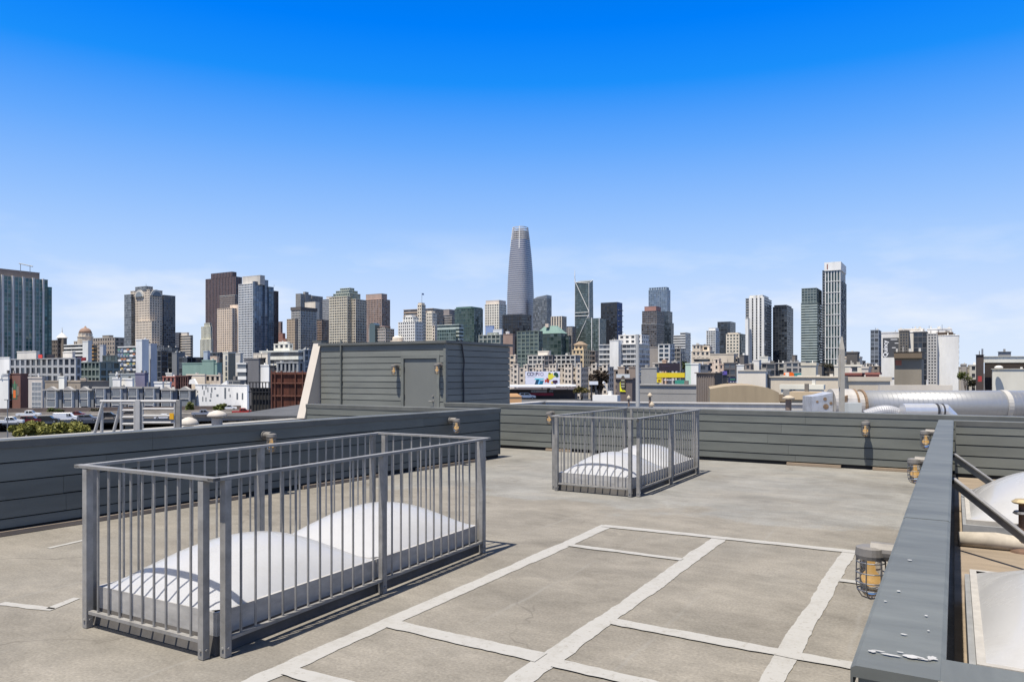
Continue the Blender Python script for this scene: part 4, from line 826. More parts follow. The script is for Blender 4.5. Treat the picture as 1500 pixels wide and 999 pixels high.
for k in range(1, 9): z = z1-9-k*12.6; m.box(x0-.2, x1+.2, y0-.25, y1+.2, z, z+.55)
m.build('frame_bands', wall((240, 238, 234)), b.root, kind='stuff')
b.box('crown_slot', wall((150, 90, 80)), x0+2, x0+3.2, y0-.85, y0, z1-7.5, z1-1.5)
b.blk(1204.5, 1209, 1214, 396, 'fine', (110, 120, 130), 'nv', 3.2, 3.4, dY=14, pen=False).blk(1232, 1234, 1240, 412, 'curtain', (90, 100, 112), 'nv', 3.2, 3.4, dY=8, pen=False)
b = Bd('small_far_block', 'tiny brown rooftop block in the sky gap left of the banded glass tower', 700)
b.blk(1160, 1165, 1168, 520, 'solid', (120, 112, 105), pen=False)
# ------------------------------------------------------------------ middle distance, left
b = Bd('balcony_apartments', 'smaller white apartment slab with balcony bands left of its taller twin', 620)
b.blk(93.5, 121.5, 123, 504, 'bands', (235, 233, 226), 'dk', 3.1, 4, pen=False).blk(121, 129, 134.5, 499, 'solid', (222, 226, 236), pen=False, dY=-4).blk(134, 137, 143, 505, 'bands', (200, 150, 70), 'dk', 3.1, 4, pen=False, dY=8).blk(146, 151, 155.5, 505, 'solid', (180, 186, 200), pen=False, dY=4)
b = Bd('balcony_apartments', 'taller white apartment slab with coloured balconies and a bare grey-blue stair wall', 470)
b.blk(172.7, 199, 200, 507, 'bands', (238, 235, 228), 'dk', 3.0, 4, pen=False).blk(199, 208, 218, 497, 'solid', (215, 220, 230), pen=False, dY=-4).blk(214, 221, 230, 503, 'solid', (190, 198, 214), pen=False, dY=6)
x0, x1, y0, y1, z0, z1 = b.last; m = MB()
for k in range(10): m.box(x0-3.2, x0-.2, y0-6, y0-.5, z1-6-k*3.0, z1-5-k*3.0)
m.build('stair_landings', wall((220, 160, 60)), b.root, kind='stuff')
Cq, wq, dq = solve(172.7, 199, 200, 470, TH); c0 = b.loc(Vector((Cq.x, Cq.y, 0))); zt0 = H-(507-HY)/F*470-G0
pal = [(200, 120, 60), (90, 150, 140), (220, 190, 90), (120, 140, 180), (230, 230, 225)]; rr = random.Random(3)
groups = {}
for fl_ in range(10):
    for k in range(6):
        if rr.random() < .55: groups.setdefault(rr.randint(0, 3), MB()).box(c0.x-wq+.4+k*wq/6, c0.x-wq+.4+(k+.8)*wq/6, c0.y-.42, c0.y-.28, zt0-2.6-fl_*3.0, zt0-1.5-fl_*3.0)
for k, m in groups.items(): m.build('balcony_panels', wall(pal[k]), b.root, kind='stuff')
b = Bd('grey_modern_office', 'long grey office with big dark windows and a red and black roof sign', 430)
b.blk(14, 111, 119, 524, (.34, .28, .4, .34), (168, 172, 180), 'nv', 4.6, 6.0, pen=False).blk(-20, 14, 15, 523, 'solid', (236, 236, 234), pen=False, dY=-4, d=10).blk(25, 53, 58, 514, 'solid', (222, 216, 206), yb=526, dY=8, pen=False).blk(92, 106, 110, 515, 'solid', (226, 218, 206), yb=526, dY=10, pen=False)
for px0, px1, c_ in ((56, 68, (215, 70, 60)), (68.2, 91, (40, 36, 42))):
    p0, p1 = b.loc(P(px0, 519.5, 429)), b.loc(P(px1, 519.5, 429)); MB().box(p0.x, p1.x, p0.y, p0.y+.4, p0.z-2.0, p0.z).build('roof_sign', plain('sign_%d' % c_[0], c_), b.root)
p0, p1 = b.loc(P(70, 521, 428.8)), b.loc(P(89, 521, 428.8)); m = MB(); k = p0.x
while k < p1.x: m.box(k, k+.35, p0.y-.1, p0.y+.3, p0.z-.55, p0.z+.25); k += .62
m.build('sign_lettering', plain('sign_white', (225, 220, 220)), b.root, kind='stuff')
b = Bd('teal_glass_office', 'teal glass office with a dark red roof sign right of the grey office', 445)
b.blk(112, 146, 176, 530, 'grid', (120, 140, 142), 'gn', 4.2, 4, pen=False)
p0, p1 = b.loc(P(113, 523.5, 441)), b.loc(P(138, 523.5, 441)); MB().box(p0.x, p1.x, p0.y, p0.y+.4, p0.z-2.1, p0.z-.1).build('roof_sign', plain('dark_red_sign', (130, 40, 45)), b.root)
b = Bd('slate_office', 'dark slate office block behind the teal-green wall', 560)
b.blk(196, 236, 246, 513, 'curtain', (92, 100, 112), 'nv', 3.9, 4, pen=False).blk(240, 252, 262, 508.5, 'curtain', (70, 78, 92), 'nv', 3.9, 4, dY=10, pen=False).blk(252, 259, 271, 516, 'solid', (120, 124, 130), dY=-14, pen=False).blk(150, 172, 180, 520, 'curtain', (80, 92, 96), 'gn', 3.9, 4, dY=-10, pen=False)
b = Bd('pale_blue_screen', 'office with pale blue end wall left of the cream slot-windowed tower', 520)
b.blk(262, 274, 300, 523, 'curtain', (88, 96, 110), 'nv', 3.8, 4, pen=False).blk(298, 304, 308, 514, 'solid', (160, 180, 205), dY=-6, pen=False).blk(306, 322, 328, 516, 'curtain', (90, 100, 112), 'nv', 3.8, 4, dY=-2, pen=False).blk(308, 318, 321, 522, 'solid', (225, 195, 165), dY=-10, pen=False)
b = Bd('green_wall_hall', 'hall with a blank teal-green stepped wall', 385)
b.blk(267, 318, 325, 531, 'solid', (122, 160, 150), pen=False).blk(296, 313, 317, 527, 'solid', (122, 160, 150), pen=False, dY=.6, d=8)
b = Bd('slot_window_tower', 'cream stair tower with a column of dark slot windows and olive side', 400)
b.blk(326.5, 334, 345, 515.5, 'solid', (226, 218, 200), pen=False); x0, x1, y0, y1, z0, z1 = b.last
b.box('olive_cladding', wall((140, 132, 112)), x1-.1, x1+.12, y0+.3, y1-.2, 0, z1-.6)
for k in range(6): b.box('window', glass('dk'), x0+(x1-x0)*.5, x0+(x1-x0)*.85, y0-.06, y0+.1, z1-4.2-k*2.9, z1-2.0-k*2.9)
b.blk(343, 352, 356, 517, 'solid', (200, 195, 186), pen=False, dY=14)
b = Bd('white_panel_block', 'block of white panels and dark grey cladding left of the rusty screen', 330)
b.blk(346.5, 360.5, 362, 531.5, 'bands', (232, 230, 226), 'gy', 3.4, 14, pen=False).blk(358, 379, 381, 524.5, 'solid', (112, 112, 118), pen=False, dY=-3, d=12).blk(378.5, 394, 396, 534, 'solid', (230, 230, 228), pen=False, dY=-5, d=10).blk(379.5, 387, 389, 524, 'solid', (40, 40, 44), pen=False, dY=6, d=8)
x0, x1, y0, y1, z0, z1 = b.last
b = Bd('cream_terraced_building', 'cream banded building with a stepped rooftop below the dark slab tower', 520)
b.blk(380, 437, 446, 513, 'bands', (236, 230, 216), 'gy', 5.2, 5, pen=False).blk(401, 424, 429, 503, 'punch', (232, 226, 212), 'dk', 4.0, 5, dY=6, pen=False).blk(408, 420, 424, 500.5, 'solid', (238, 234, 224), dY=10, pen=False).blk(371, 392, 396, 517, 'solid', (226, 214, 194), dY=-6, pen=False).blk(437, 446, 458, 512, 'grid', (140, 150, 162), 'bl', 3.8, 4, dY=3, pen=False)
b = Bd('grey_slit_office', 'low grey office with vertical window slits behind the rusty screen', 310)
b.blk(405, 437, 446, 530, 'vert', (150, 154, 158), 'dk', 4.2, 2.4, pen=False).blk(395, 402, 404, 535, 'solid', (60, 60, 64), dY=-5, pen=False, d=8)
b = Bd('brick_lowrise', 'low red brick building with a dark right end behind the white stucco hall', 345)
b.blk(238, 257, 262, 551, 'punch', (172, 96, 78), 'dk', 3.4, 2.6, pen=False).blk(257, 276, 281, 550, 'vert', (105, 66, 60), 'dk', 3.4, 1.8, dY=-2, pen=False).blk(243, 252, 254, 546, 'solid', (236, 230, 220), dY=10, pen=False)
b = Bd('cream_lowrise', 'low cream building with small windows under the teal-green wall', 352)
b.blk(273, 300, 302, 548, 'solid', (232, 212, 188), pen=False, d=10).blk(300, 323, 326, 549, 'punch', (205, 188, 168), 'dk', 4, 4, dY=-2, pen=False)
# white stucco hall with scattered small windows, each its own part
b = Bd('white_stucco_hall', 'bright white stucco hall with scattered small windows', 250)
b.blk(286, 362, 365, 563.5, 'solid', (246, 243, 238), pen=False, d=16, cap=.4); x0, x1, y0, y1, z0, z1 = b.last; wq = x1-x0
for px0, px1, hh in ((276, 288, 8.5), (325, 333.5, 5.5)):
    f0, f1 = (px0-286)/76, (px1-286)/76; m = MB(); pts = [(x0+wq*f0, z1), (x0+wq*f1, z1), (x0+wq*f1-.4, z1+.6), (x0+wq*(f0+(f1-f0)*.62), z1+hh/F*250), (x0+wq*(f0+(f1-f0)*.1), z1+hh/F*250*.75)] if px0 == 276 else [(x0+wq*f0, z1), (x0+wq*f1, z1), (x0+wq*f1, z1+hh/F*250), (x0+wq*(f1-.02), z1+hh/F*250)]
    m.prism([(x, y0-.02, z) for x, z in pts], [(x, y0+.6, z) for x, z in pts]); m.build('gable_parapet', wall((246, 243, 238)), b.root)
for zx, zy, ww, hh in [(310, 530, .5, .5), (358, 488, .5, 1.4), (390, 488, .5, 1.4), (408, 510, .5, 1.6), (444, 512, .6, 1.6), (372, 540, .5, 1.5), (437, 563, .6, 1.6), (497, 562, 1.1, .7), (568, 515, .9, 1.9), (568, 565, .9, 1.9), (602, 507, .5, .9), (612, 563, .5, .9), (676, 565, .8, 2.2), (722, 565, .7, 2.2), (360, 600, .5, 1.6), (390, 602, .5, 1.4), (430, 611, .9, .5), (475, 498, .9, .5)]:
    px, py = 240+zx/6.246, 490+zy/6.246; f_ = (px-286)/76; xx = x0+wq*f_; zc = H-(py-HY)/F*251-G0
    b.box('window', glass('dk'), xx-ww/2, xx+ww/2, y0-.04, y0+.1, zc-hh/2, zc+hh/2)
b.blk(332, 352, 358, 557, 'solid', (120, 122, 126), pen=False, dY=6, d=8)
b = Bd('rooftop_unit_block', 'grey flat-roofed block with white plant boxes and a purple mural behind the row houses', 310)
b.blk(160, 200, 214, 547, 'solid', (150, 160, 164), pen=False).blk(165, 176, 178, 553, 'solid', (238, 238, 236), pen=False, dY=-16, d=5).blk(178, 194, 196, 554, 'solid', (240, 240, 240), pen=False, dY=-17, d=5).blk(170, 176, 177, 548, 'solid', (236, 236, 236), pen=False, dY=-12, d=4).blk(198, 212, 217, 546, 'solid', (112, 108, 140), pen=False, dY=-10, d=6).blk(226, 238, 240, 559, 'solid', (240, 240, 238), pen=False, dY=-30, d=4).blk(239, 249, 251, 559, 'solid', (238, 238, 236), pen=False, dY=-30, d=4)
b = Bd('brown_roof_terrace', 'low building with a brown weathered roof between the grey office and the row houses', 330)
b.blk(66, 118, 160, 558, 'solid', (150, 136, 118), pen=False).blk(86, 94, 98, 551, 'solid', (236, 230, 222), pen=False, dY=4, d=6).blk(118, 126, 128, 554, 'solid', (170, 158, 142), pen=False, dY=3, d=8)
b = Bd('dark_brick_building', 'dark brick building with a mural wall at the left edge', 290)
b.blk(12, 30, 41.5, 547, 'solid', (130, 82, 68), pen=False, cap=.6); x0, x1, y0, y1, z0, z1 = b.last
for k, (f0, f1, h0, h1, c_) in enumerate([(.3, .75, 4, 10, (70, 95, 80)), (.42, .62, 6.5, 9.5, (215, 110, 50)), (.5, .58, 3, 6, (80, 130, 90)), (.2, .4, 5.5, 8, (150, 150, 140)), (.7, .9, 5, 8.5, (120, 110, 100))]): b.box('mural_patch', plain('mural_%d' % k, c_), x0+(x1-x0)*f0, x0+(x1-x0)*f1, y0-.03-.012*k, y0+.05, z1-h1, z1-h0)
b = Bd('white_end_wall', 'plain white end wall at the far left picture edge', 280)
b.blk(-14, 12, 13, 553, 'solid', (240, 236, 228), pen=False, d=10).blk(4, 12, 14, 547, 'solid', (190, 192, 196), pen=False, dY=12, d=10)
b = Bd('glazed_stair_tower', 'beige framed stair tower with three tall white-barred windows', 272)
b.blk(41.5, 62, 65, 552, 'solid', (196, 186, 178), pen=False, d=9); x0, x1, y0, y1, z0, z1 = b.last; wq = x1-x0
for k in range(3):
    za = z1-2.0-k*3.6; wd = b.box('stair_window', glass('gy'), x0+wq*.28, x0+wq*.94, y0-.06, y0+.1, za-3.1, za)
    m = MB()
    for f_ in (.28, .5, .72, .94): m.box(x0+wq*f_-.06, x0+wq*f_+.06, y0-.12, y0-.05, za-3.1, za)
    for g__ in (0, 1.5, 3.1): m.box(x0+wq*.27, x0+wq*.95, y0-.115, y0-.055, za-g__-.07, za-g__+.07)
    m.build('window_bars', wall((230, 230, 228)), b.root)
# row houses: one thing each
ordn = ['first', 'second', 'third', 'fourth', 'fifth', 'sixth', 'seventh', 'eighth', 'ninth']
edges = [66, 90, 114, 137, 161, 185, 209, 233, 259, 286]
RH = [(128, 130, 134), (136, 137, 140), (128, 131, 135), (104, 110, 124), (112, 118, 132), (100, 107, 122), (110, 116, 128), (104, 110, 124), (84, 94, 106)]
for k in range(9):
    gab = k < 3 or k >= 7
    b = Bd('row_house', 'grey row house, %s from the left in the row behind the freeway' % ordn[k], 262, th=14, group='row houses behind the freeway', cat='house')
    b.blk(edges[k], edges[k+1], edges[k+1]+1, 572 if gab else 569, 'solid', RH[k], pen=False, d=11, cap=.1); x0, x1, y0, y1, z0, z1 = b.last; w_ = x1-x0
    if gab:
        m = MB(); pts = [(x0-.2, z1), (x1+.2, z1), (x1+.2, z1+.45), (x0+w_*.74, z1+.5), (x0+w_*.5, z1+1.45), (x0+w_*.26, z1+.5), (x0-.2, z1+.45)]
        m.prism([(x, y0-1.0, z) for x, z in pts], [(x, y1, z) for x, z in pts]); m.build('roof', wall((165, 162, 160)), b.root)
    else: b.box('roof', wall((160, 158, 156)), x0-.2, x1+.2, y0-.5, y1, z1, z1+.6)
    bx0, bx1 = x0+w_*.25, x0+w_*.75; zb = z1-8.6
    b.box('bay', wall(RH[k]), bx0, bx1, y0-.9, y0+.1, zb, z1-.2)
    for j in range(3):
        zc = z1-1.0-j*2.9
        b.box('window', glass('gy'), bx0+.35, bx1-.35, y0-.96, y0-.85, zc-1.7, zc); b.box('sill', wall((235, 235, 235)), bx0-.1, bx1+.1, y0-1.05, y0-.8, zc-1.95, zc-1.78)
        b.box('side_window', glass('dk'), x0+.35, x0+w_*.22, y0-.05, y0+.1, zc-1.7, zc)
    for xx in (bx0-.1, bx1+.02): b.box('trim', wall((235, 236, 238)), xx, xx+.14, y0-.98, y0+.05, zb, z1-.15)
# rusty steel screen and black frame by the road
rs = Bd('rusty_screen', 'rust-red corrugated steel sheet structure with a steel frame', 186, th=8)
rs.blk(399, 452, 455, 545, 'solid', (120, 48, 32), pen=False, d=10, cap=.3); x0, x1, y0, y1, z0, z1 = rs.last; w_ = x1-x0
rm = mat('rust_steel', (.14, .055, .035), .85, noise=(.9, .5), streak=(1.5, 1, .25)); RSH = mat('rust_sheet', (.12, .04, .022), .85, noise=(.6, .6), streak=(2.5, 1, .2))
m = MB(); n = 90
m.loft([[(x0+w_*i/n, y0-.12-.08*(i % 2), .5) for i in range(n+1)], [(x0+w_*i/n, y0-.12-.08*(i % 2), z1-.4) for i in range(n+1)]], cap=False, closed=False); m.build('corrugated_sheet', RSH, rs.root)
for f_ in (0, .1, .28, .66, .86, 1.0): rs.box('post', rm, x0+w_*f_-.1, x0+w_*f_+.1, y0-.6, y0-.36, 0, z1+.4)
for f_ in (.12, .28, .62, .82, .97): rs.box('rail', rm, x0-.1, x1+.1, y0-.5, y0-.28, z1*f_, z1*f_+.28)
bf = Bd('black_steel_frame', 'black scaffold-like steel frame left of the rusty screen', 196, th=8)
bf.blk(368, 396, 398, 568, 'solid', (48, 46, 46), pen=False, d=6); x0, x1, y0, y1, z0, z1 = bf.last; w_ = x1-x0; bk = plain('black_steel', (30, 30, 32))
for k in range(7): bf.box('post', bk, x0+w_*k/6-.1, x0+w_*k/6+.1, y0-.9, y0-.7, 0, z1+1.5)
for z in (z1+1.3, z1-1.2, z1-6.5): bf.box('beam', bk, x0-.3, x1+.3, y0-.95, y0-.65, z, z+.25)
# ------------------------------------------------------------------ freeway and cars
FZ = -10.6
fa, fb = Vector((-300, 150)), Vector((60, 264)); fdir = (fb-fa).normalized(); fn = Vector((-fdir.y, fdir.x)); FL = (fb-fa).length; frz = math.atan2(fdir.y, fdir.x)
fw = MB().box(0, FL, -4, 34, -1.4, 0).build('road', mat('freeway_concrete', (.23, .22, .20), .9, noise=(.15, .2))); fw.location = (fa.x, fa.y, FZ); fw.rotation_euler = (0, 0, frz); fw['kind'] = 'structure'
BAR = mat('barrier_concrete', (.32, .28, .23), .9, noise=(.3, .25)); DBAR = mat('dark_barrier', (.13, .10, .085), .9, noise=(.3, .3))
for y_, m_, h_ in ((-4.2, BAR, .85), (15.5, BAR, .8), (33.6, DBAR, 1.3)): MB().box(0, FL, y_, y_+.35, -.4, h_).build('barrier', m_, fw)
for k in range(14): MB().box(12+k*27, 14+k*27, -1, 31, -3.39, -1.41).build('pier', BAR, fw)
WH = plain('white_marking', (225, 222, 214)); 
for yy in (3.6, 7.4, 11.2, 20, 24, 28):
    m = MB()
    for k in range(28): m.box(k*13, k*13+4, yy, yy+.15, .004, .006)
    m.build('lane_dashes', WH, fw, kind='stuff')
TYRE = plain('tyre', (24, 24, 25), .9); RIM = plain('rim', (150, 150, 152), .4, .6); CGL = mat('car_glass', (.015, .018, .02), .08, spec=.7); LAMPR = plain('tail_lamp', (150, 20, 18)); LAMPW = plain('head_lamp', (225, 225, 220), .2)
PROF = {'sedan': (4.6, [(0, .35), (0, .72), (.12, .88), (1.0, .95), (1.65, 1.38), (2.9, 1.42), (3.6, .98), (4.5, .82), (4.6, .6), (4.6, .35)], [(1.12, .97), (1.7, 1.33), (2.85, 1.36), (3.4, 1.0)]),
 'suv': (4.7, [(0, .4), (0, .95), (.1, 1.15), (.35, 1.62), (.6, 1.70), (2.7, 1.72), (3.45, 1.12), (4.5, .98), (4.7, .8), (4.7, .4)], [(.45, 1.12), (.6, 1.62), (2.65, 1.64), (3.2, 1.14)]),
 'van': (5.4, [(0, .4), (0, 1.9), (.2, 2.05), (3.9, 2.05), (4.5, 1.25), (5.3, 1.05), (5.4, .8), (5.4, .4)], [(3.1, 1.2), (3.1, 1.85), (3.85, 1.85), (4.3, 1.22)]),
 'pickup': (5.8, [(0, .5), (0, 1.08), (2.1, 1.08), (2.15, 1.75), (2.5, 1.86), (3.7, 1.86), (4.4, 1.2), (5.7, 1.1), (5.8, .8), (5.8, .5)], [(2.35, 1.16), (2.55, 1.76), (3.65, 1.76), (4.2, 1.2)])}
def car(kind, px, py, col, label, flip=False, z=FZ, rz=None):
    p = PG(px, py, z); L, pr, wn_ = PROF[kind]; r = empty('parked_'+('van' if kind == 'van' else 'pickup' if kind == 'pickup' else 'car') if z != FZ else ('van' if kind == 'van' else 'pickup' if kind == 'pickup' else 'car'), p, (frz if rz is None else rz)+(math.pi if flip else 0), label, 'van' if kind == 'van' else 'pickup' if kind == 'pickup' else 'car', 'vehicles on the freeway' if z == FZ else 'vehicles in the lot')
    cp = plain('car_paint_%d_%d_%d' % col, col, .25, .0, spec=.6); W2 = .9; m = MB()
    m.loft([[(x-L/2, -W2*.97, zz_) for x, zz_ in pr], [(x-L/2, -W2, zz_*.98+.01) for x, zz_ in pr], [(x-L/2, W2, zz_*.98+.01) for x, zz_ in pr], [(x-L/2, W2*.97, zz_) for x, zz_ in pr]]); m.build('body', cp, r)
    for s in (-1, 1):
        m = MB(); m.prism([(x-L/2, s*(W2+.012), zz_) for x, zz_ in wn_], [(x-L/2, s*(W2-.05), zz_) for x, zz_ in wn_]); m.build('side_window', CGL, r)
        xm_ = (wn_[1][0]+wn_[2][0])/2-L/2; MB().box(xm_-.05, xm_+.05, s*(W2+.006)-.012, s*(W2+.006)+.012, wn_[0][1]-.05, wn_[1][1]+.05).build('pillar', cp, r)
        MB().box(-L/2-.012, -L/2+.06, s*.55-.15, s*.55+.15, .78, .95).build('tail_light', LAMPR, r); MB().box(L/2-.1, L/2+.01, s*.6-.16, s*.6+.16, .62, .76).build('headlight', LAMPW, r)
        for x in (.85, L-.92):
            w_ = MB(); w_.tube([(x-L/2, s*(W2-.2), .335), (x-L/2, s*(W2+.02), .335)], .335, 16); wo_ = w_.build('wheel', TYRE, r); m = MB(); m.tube([(x-L/2, s*(W2+.0), .335), (x-L/2, s*(W2+.035), .335)], .2, 12); m.build('rim', RIM, wo_)
    i0 = 2 if kind != 'pickup' else 5
    xs_ = wn_[2][0]; m = MB(); a0, a1 = wn_[2], wn_[3]; m.poly([(a0[0]+.1-L/2, -W2*.86, a0[1]+.06), (a0[0]+.1-L/2, W2*.86, a0[1]+.06), (a1[0]+.16-L/2, W2*.9, a1[1]+.05), (a1[0]+.16-L/2, -W2*.9, a1[1]+.05)]); m.build('windscreen', CGL, r)
    return r
for q in [('pickup', 14, 622, (226, 226, 224), 'white pickup truck at the left picture edge, nearest freeway lane'), ('pickup', 42, 611, (222, 222, 222), 'white pickup partly hidden behind the dark red car at left'), ('suv', 46, 619.5, (98, 26, 40), 'dark red car beside the white pickup on the freeway'),
          ('suv', 71, 619, (28, 28, 32), 'black car between the dark red car and the white van'), ('van', 96, 616.5, (232, 232, 232), 'white panel van on the freeway'), ('sedan', 112, 610, (110, 30, 38), 'maroon car just behind the white panel van'), ('suv', 129, 617, (105, 108, 118), 'grey minivan behind the hatch rails'),
          ('suv', 160, 613, (36, 36, 40), 'dark car seen through the hatch ladder'), ('sedan', 190, 608.5, (44, 44, 50), 'second dark car behind the hatch post'), ('sedan', 240, 614, (232, 232, 234), 'white saloon seen through the hatch gate bars'), ('sedan', 124, 601.5, (60, 62, 70), 'dark saloon on the far carriageway below the row houses'),
          ('pickup', 297, 609.5, (150, 154, 162), 'silver pickup with blue-grey windows left of the larger vent'), ('suv', 336, 600.5, (222, 222, 220), 'white car on the far carriageway before the white stucco hall'), ('pickup', 355, 607, (168, 40, 36), 'red pickup near the black steel frame'), ('sedan', 407, 604.5, (225, 225, 225), 'white car at the foot of the rusty screen')]:
    car(q[0], q[1], q[2], q[3], q[4])
# street lamp left
q = PG(11, 636, -9); ls = empty('street_lamp', (q.x, q.y*1.0, G0), 0, 'thin grey street lamp standing at the far left before the freeway', 'street lamp')
pz = H-(586-HY)/F*q.y-G0; m = MB(); m.tube([(0, 0, 0), (0, 0, pz)], [.12, .07], 8); m.build('pole', plain('lamp_pole', (120, 122, 124)), ls); MB().box(-.5, .55, -.15, .15, pz, pz+.12).build('lamp_head', plain('lamp_head', (90, 92, 96)), ls)
# ------------------------------------------------------------------ middle distance, centre
b = Bd('beige_apartments', 'long beige apartment complex behind the art billboard', 430)
b.blk(747, 852, 862, 538, 'punch', (206, 192, 176), 'dk', 3.1, 3.2, pen=False)
for i, (xa, xb, yt) in enumerate([(751, 759, 533), (767, 773, 534), (784, 795, 532.5), (804, 815, 533), (826, 838, 532), (844, 851, 532)]): b.blk(xa, xb, xb+2, yt, 'punch', (212, 198, 182), 'dk', 3.1, 2.6, dY=-3, pen=False, d=9)
b = Bd('beige_apartments', 'beige apartment block stretching right from the billboard complex to the pole', 440)
b.blk(862, 893, 899, 537, 'punch', (196, 184, 172), 'dk', 3.1, 3.0, pen=False).blk(866, 874, 877, 533, 'punch', (206, 194, 180), 'dk', 3.1, 2.8, dY=-3, pen=False, d=8).blk(882, 890, 893, 533, 'punch', (206, 194, 180), 'dk', 3.1, 2.8, dY=-3, pen=False, d=8)
b = Bd('white_balcony_block', 'pale block with dark centre bays above the beige apartment complex', 490)
b.blk(773, 808, 812, 520, 'grid', (205, 200, 192), 'dk', 3.2, 3.4, pen=False).blk(788, 804, 807, 514, 'solid', (226, 216, 202), dY=4, pen=False).blk(808, 843, 850, 520, 'grid', (196, 194, 190), 'dk', 3.2, 3.6, pen=False, dY=6).blk(797, 810, 812, 520, 'grid', (112, 108, 112), 'nv', 3.2, 3, dY=-6, pen=False, d=8)
b = Bd('cream_pier_block', 'small cream block wedged between the stair house and the green glass building', 500)
b.blk(745, 755, 758, 520, 'punch', (222, 200, 172), 'dk', 3.6, 3.4, pen=False)
b = Bd('cupola_building', 'yellow-beige building with a hipped cupola roof below the braced tower', 520)
b.blk(838, 855, 864, 512, 'punch', (220, 192, 140), 'dk', 3.4, 3.0, pen=False).blk(841, 854, 860, 505, 'punch', (222, 196, 146), 'dk', 3.4, 3, dY=3, pen=False)
x0, x1, y0, y1, z0, z1 = b.last; xm, ym = (x0+x1)/2, (y0+y1)/2; MB().prism([(x0-.6, y0-.6, z1), (x1+.6, y0-.6, z1), (x1+.6, y1+.6, z1), (x0-.6, y1+.6, z1)], [(xm-1, ym-1, z1+2.4), (xm+1, ym-1, z1+2.4), (xm+1, ym+1, z1+2.4), (xm-1, ym+1, z1+2.4)]).build('cupola_roof', wall((150, 125, 95)), b.root)
b.blk(862, 872, 877, 514, 'fine', (120, 108, 104), 'dk', 3.4, 3, dY=12, pen=False)
b = Bd('white_banded_office', 'wide white banded office with a dark blue end wall', 540)
b.blk(877, 936, 952, 503.5, (.06, .34, .12, .3), (205, 206, 208), 'gy', 3.5, 3.2, pen=False).blk(906, 940, 951, 490, 'punch', (226, 224, 222), 'dk', 3.4, 4.2, dY=8, pen=False).blk(893, 906, 912, 498, 'solid', (232, 232, 232), dY=2, pen=False)
b = Bd('grey_service_block', 'plain grey-brown block with a gridded blue-white neighbour right of the banded office', 600)
b.blk(951, 966, 972, 508, 'solid', (158, 150, 144), pen=False).blk(964, 981, 988, 504, 'grid', (214, 216, 218), 'bl', 3.4, 4.4, dY=-20, pen=False).blk(984, 997, 1004, 510, 'fine', (150, 148, 148), 'gy', 3.4, 3.4, dY=-8, pen=False)
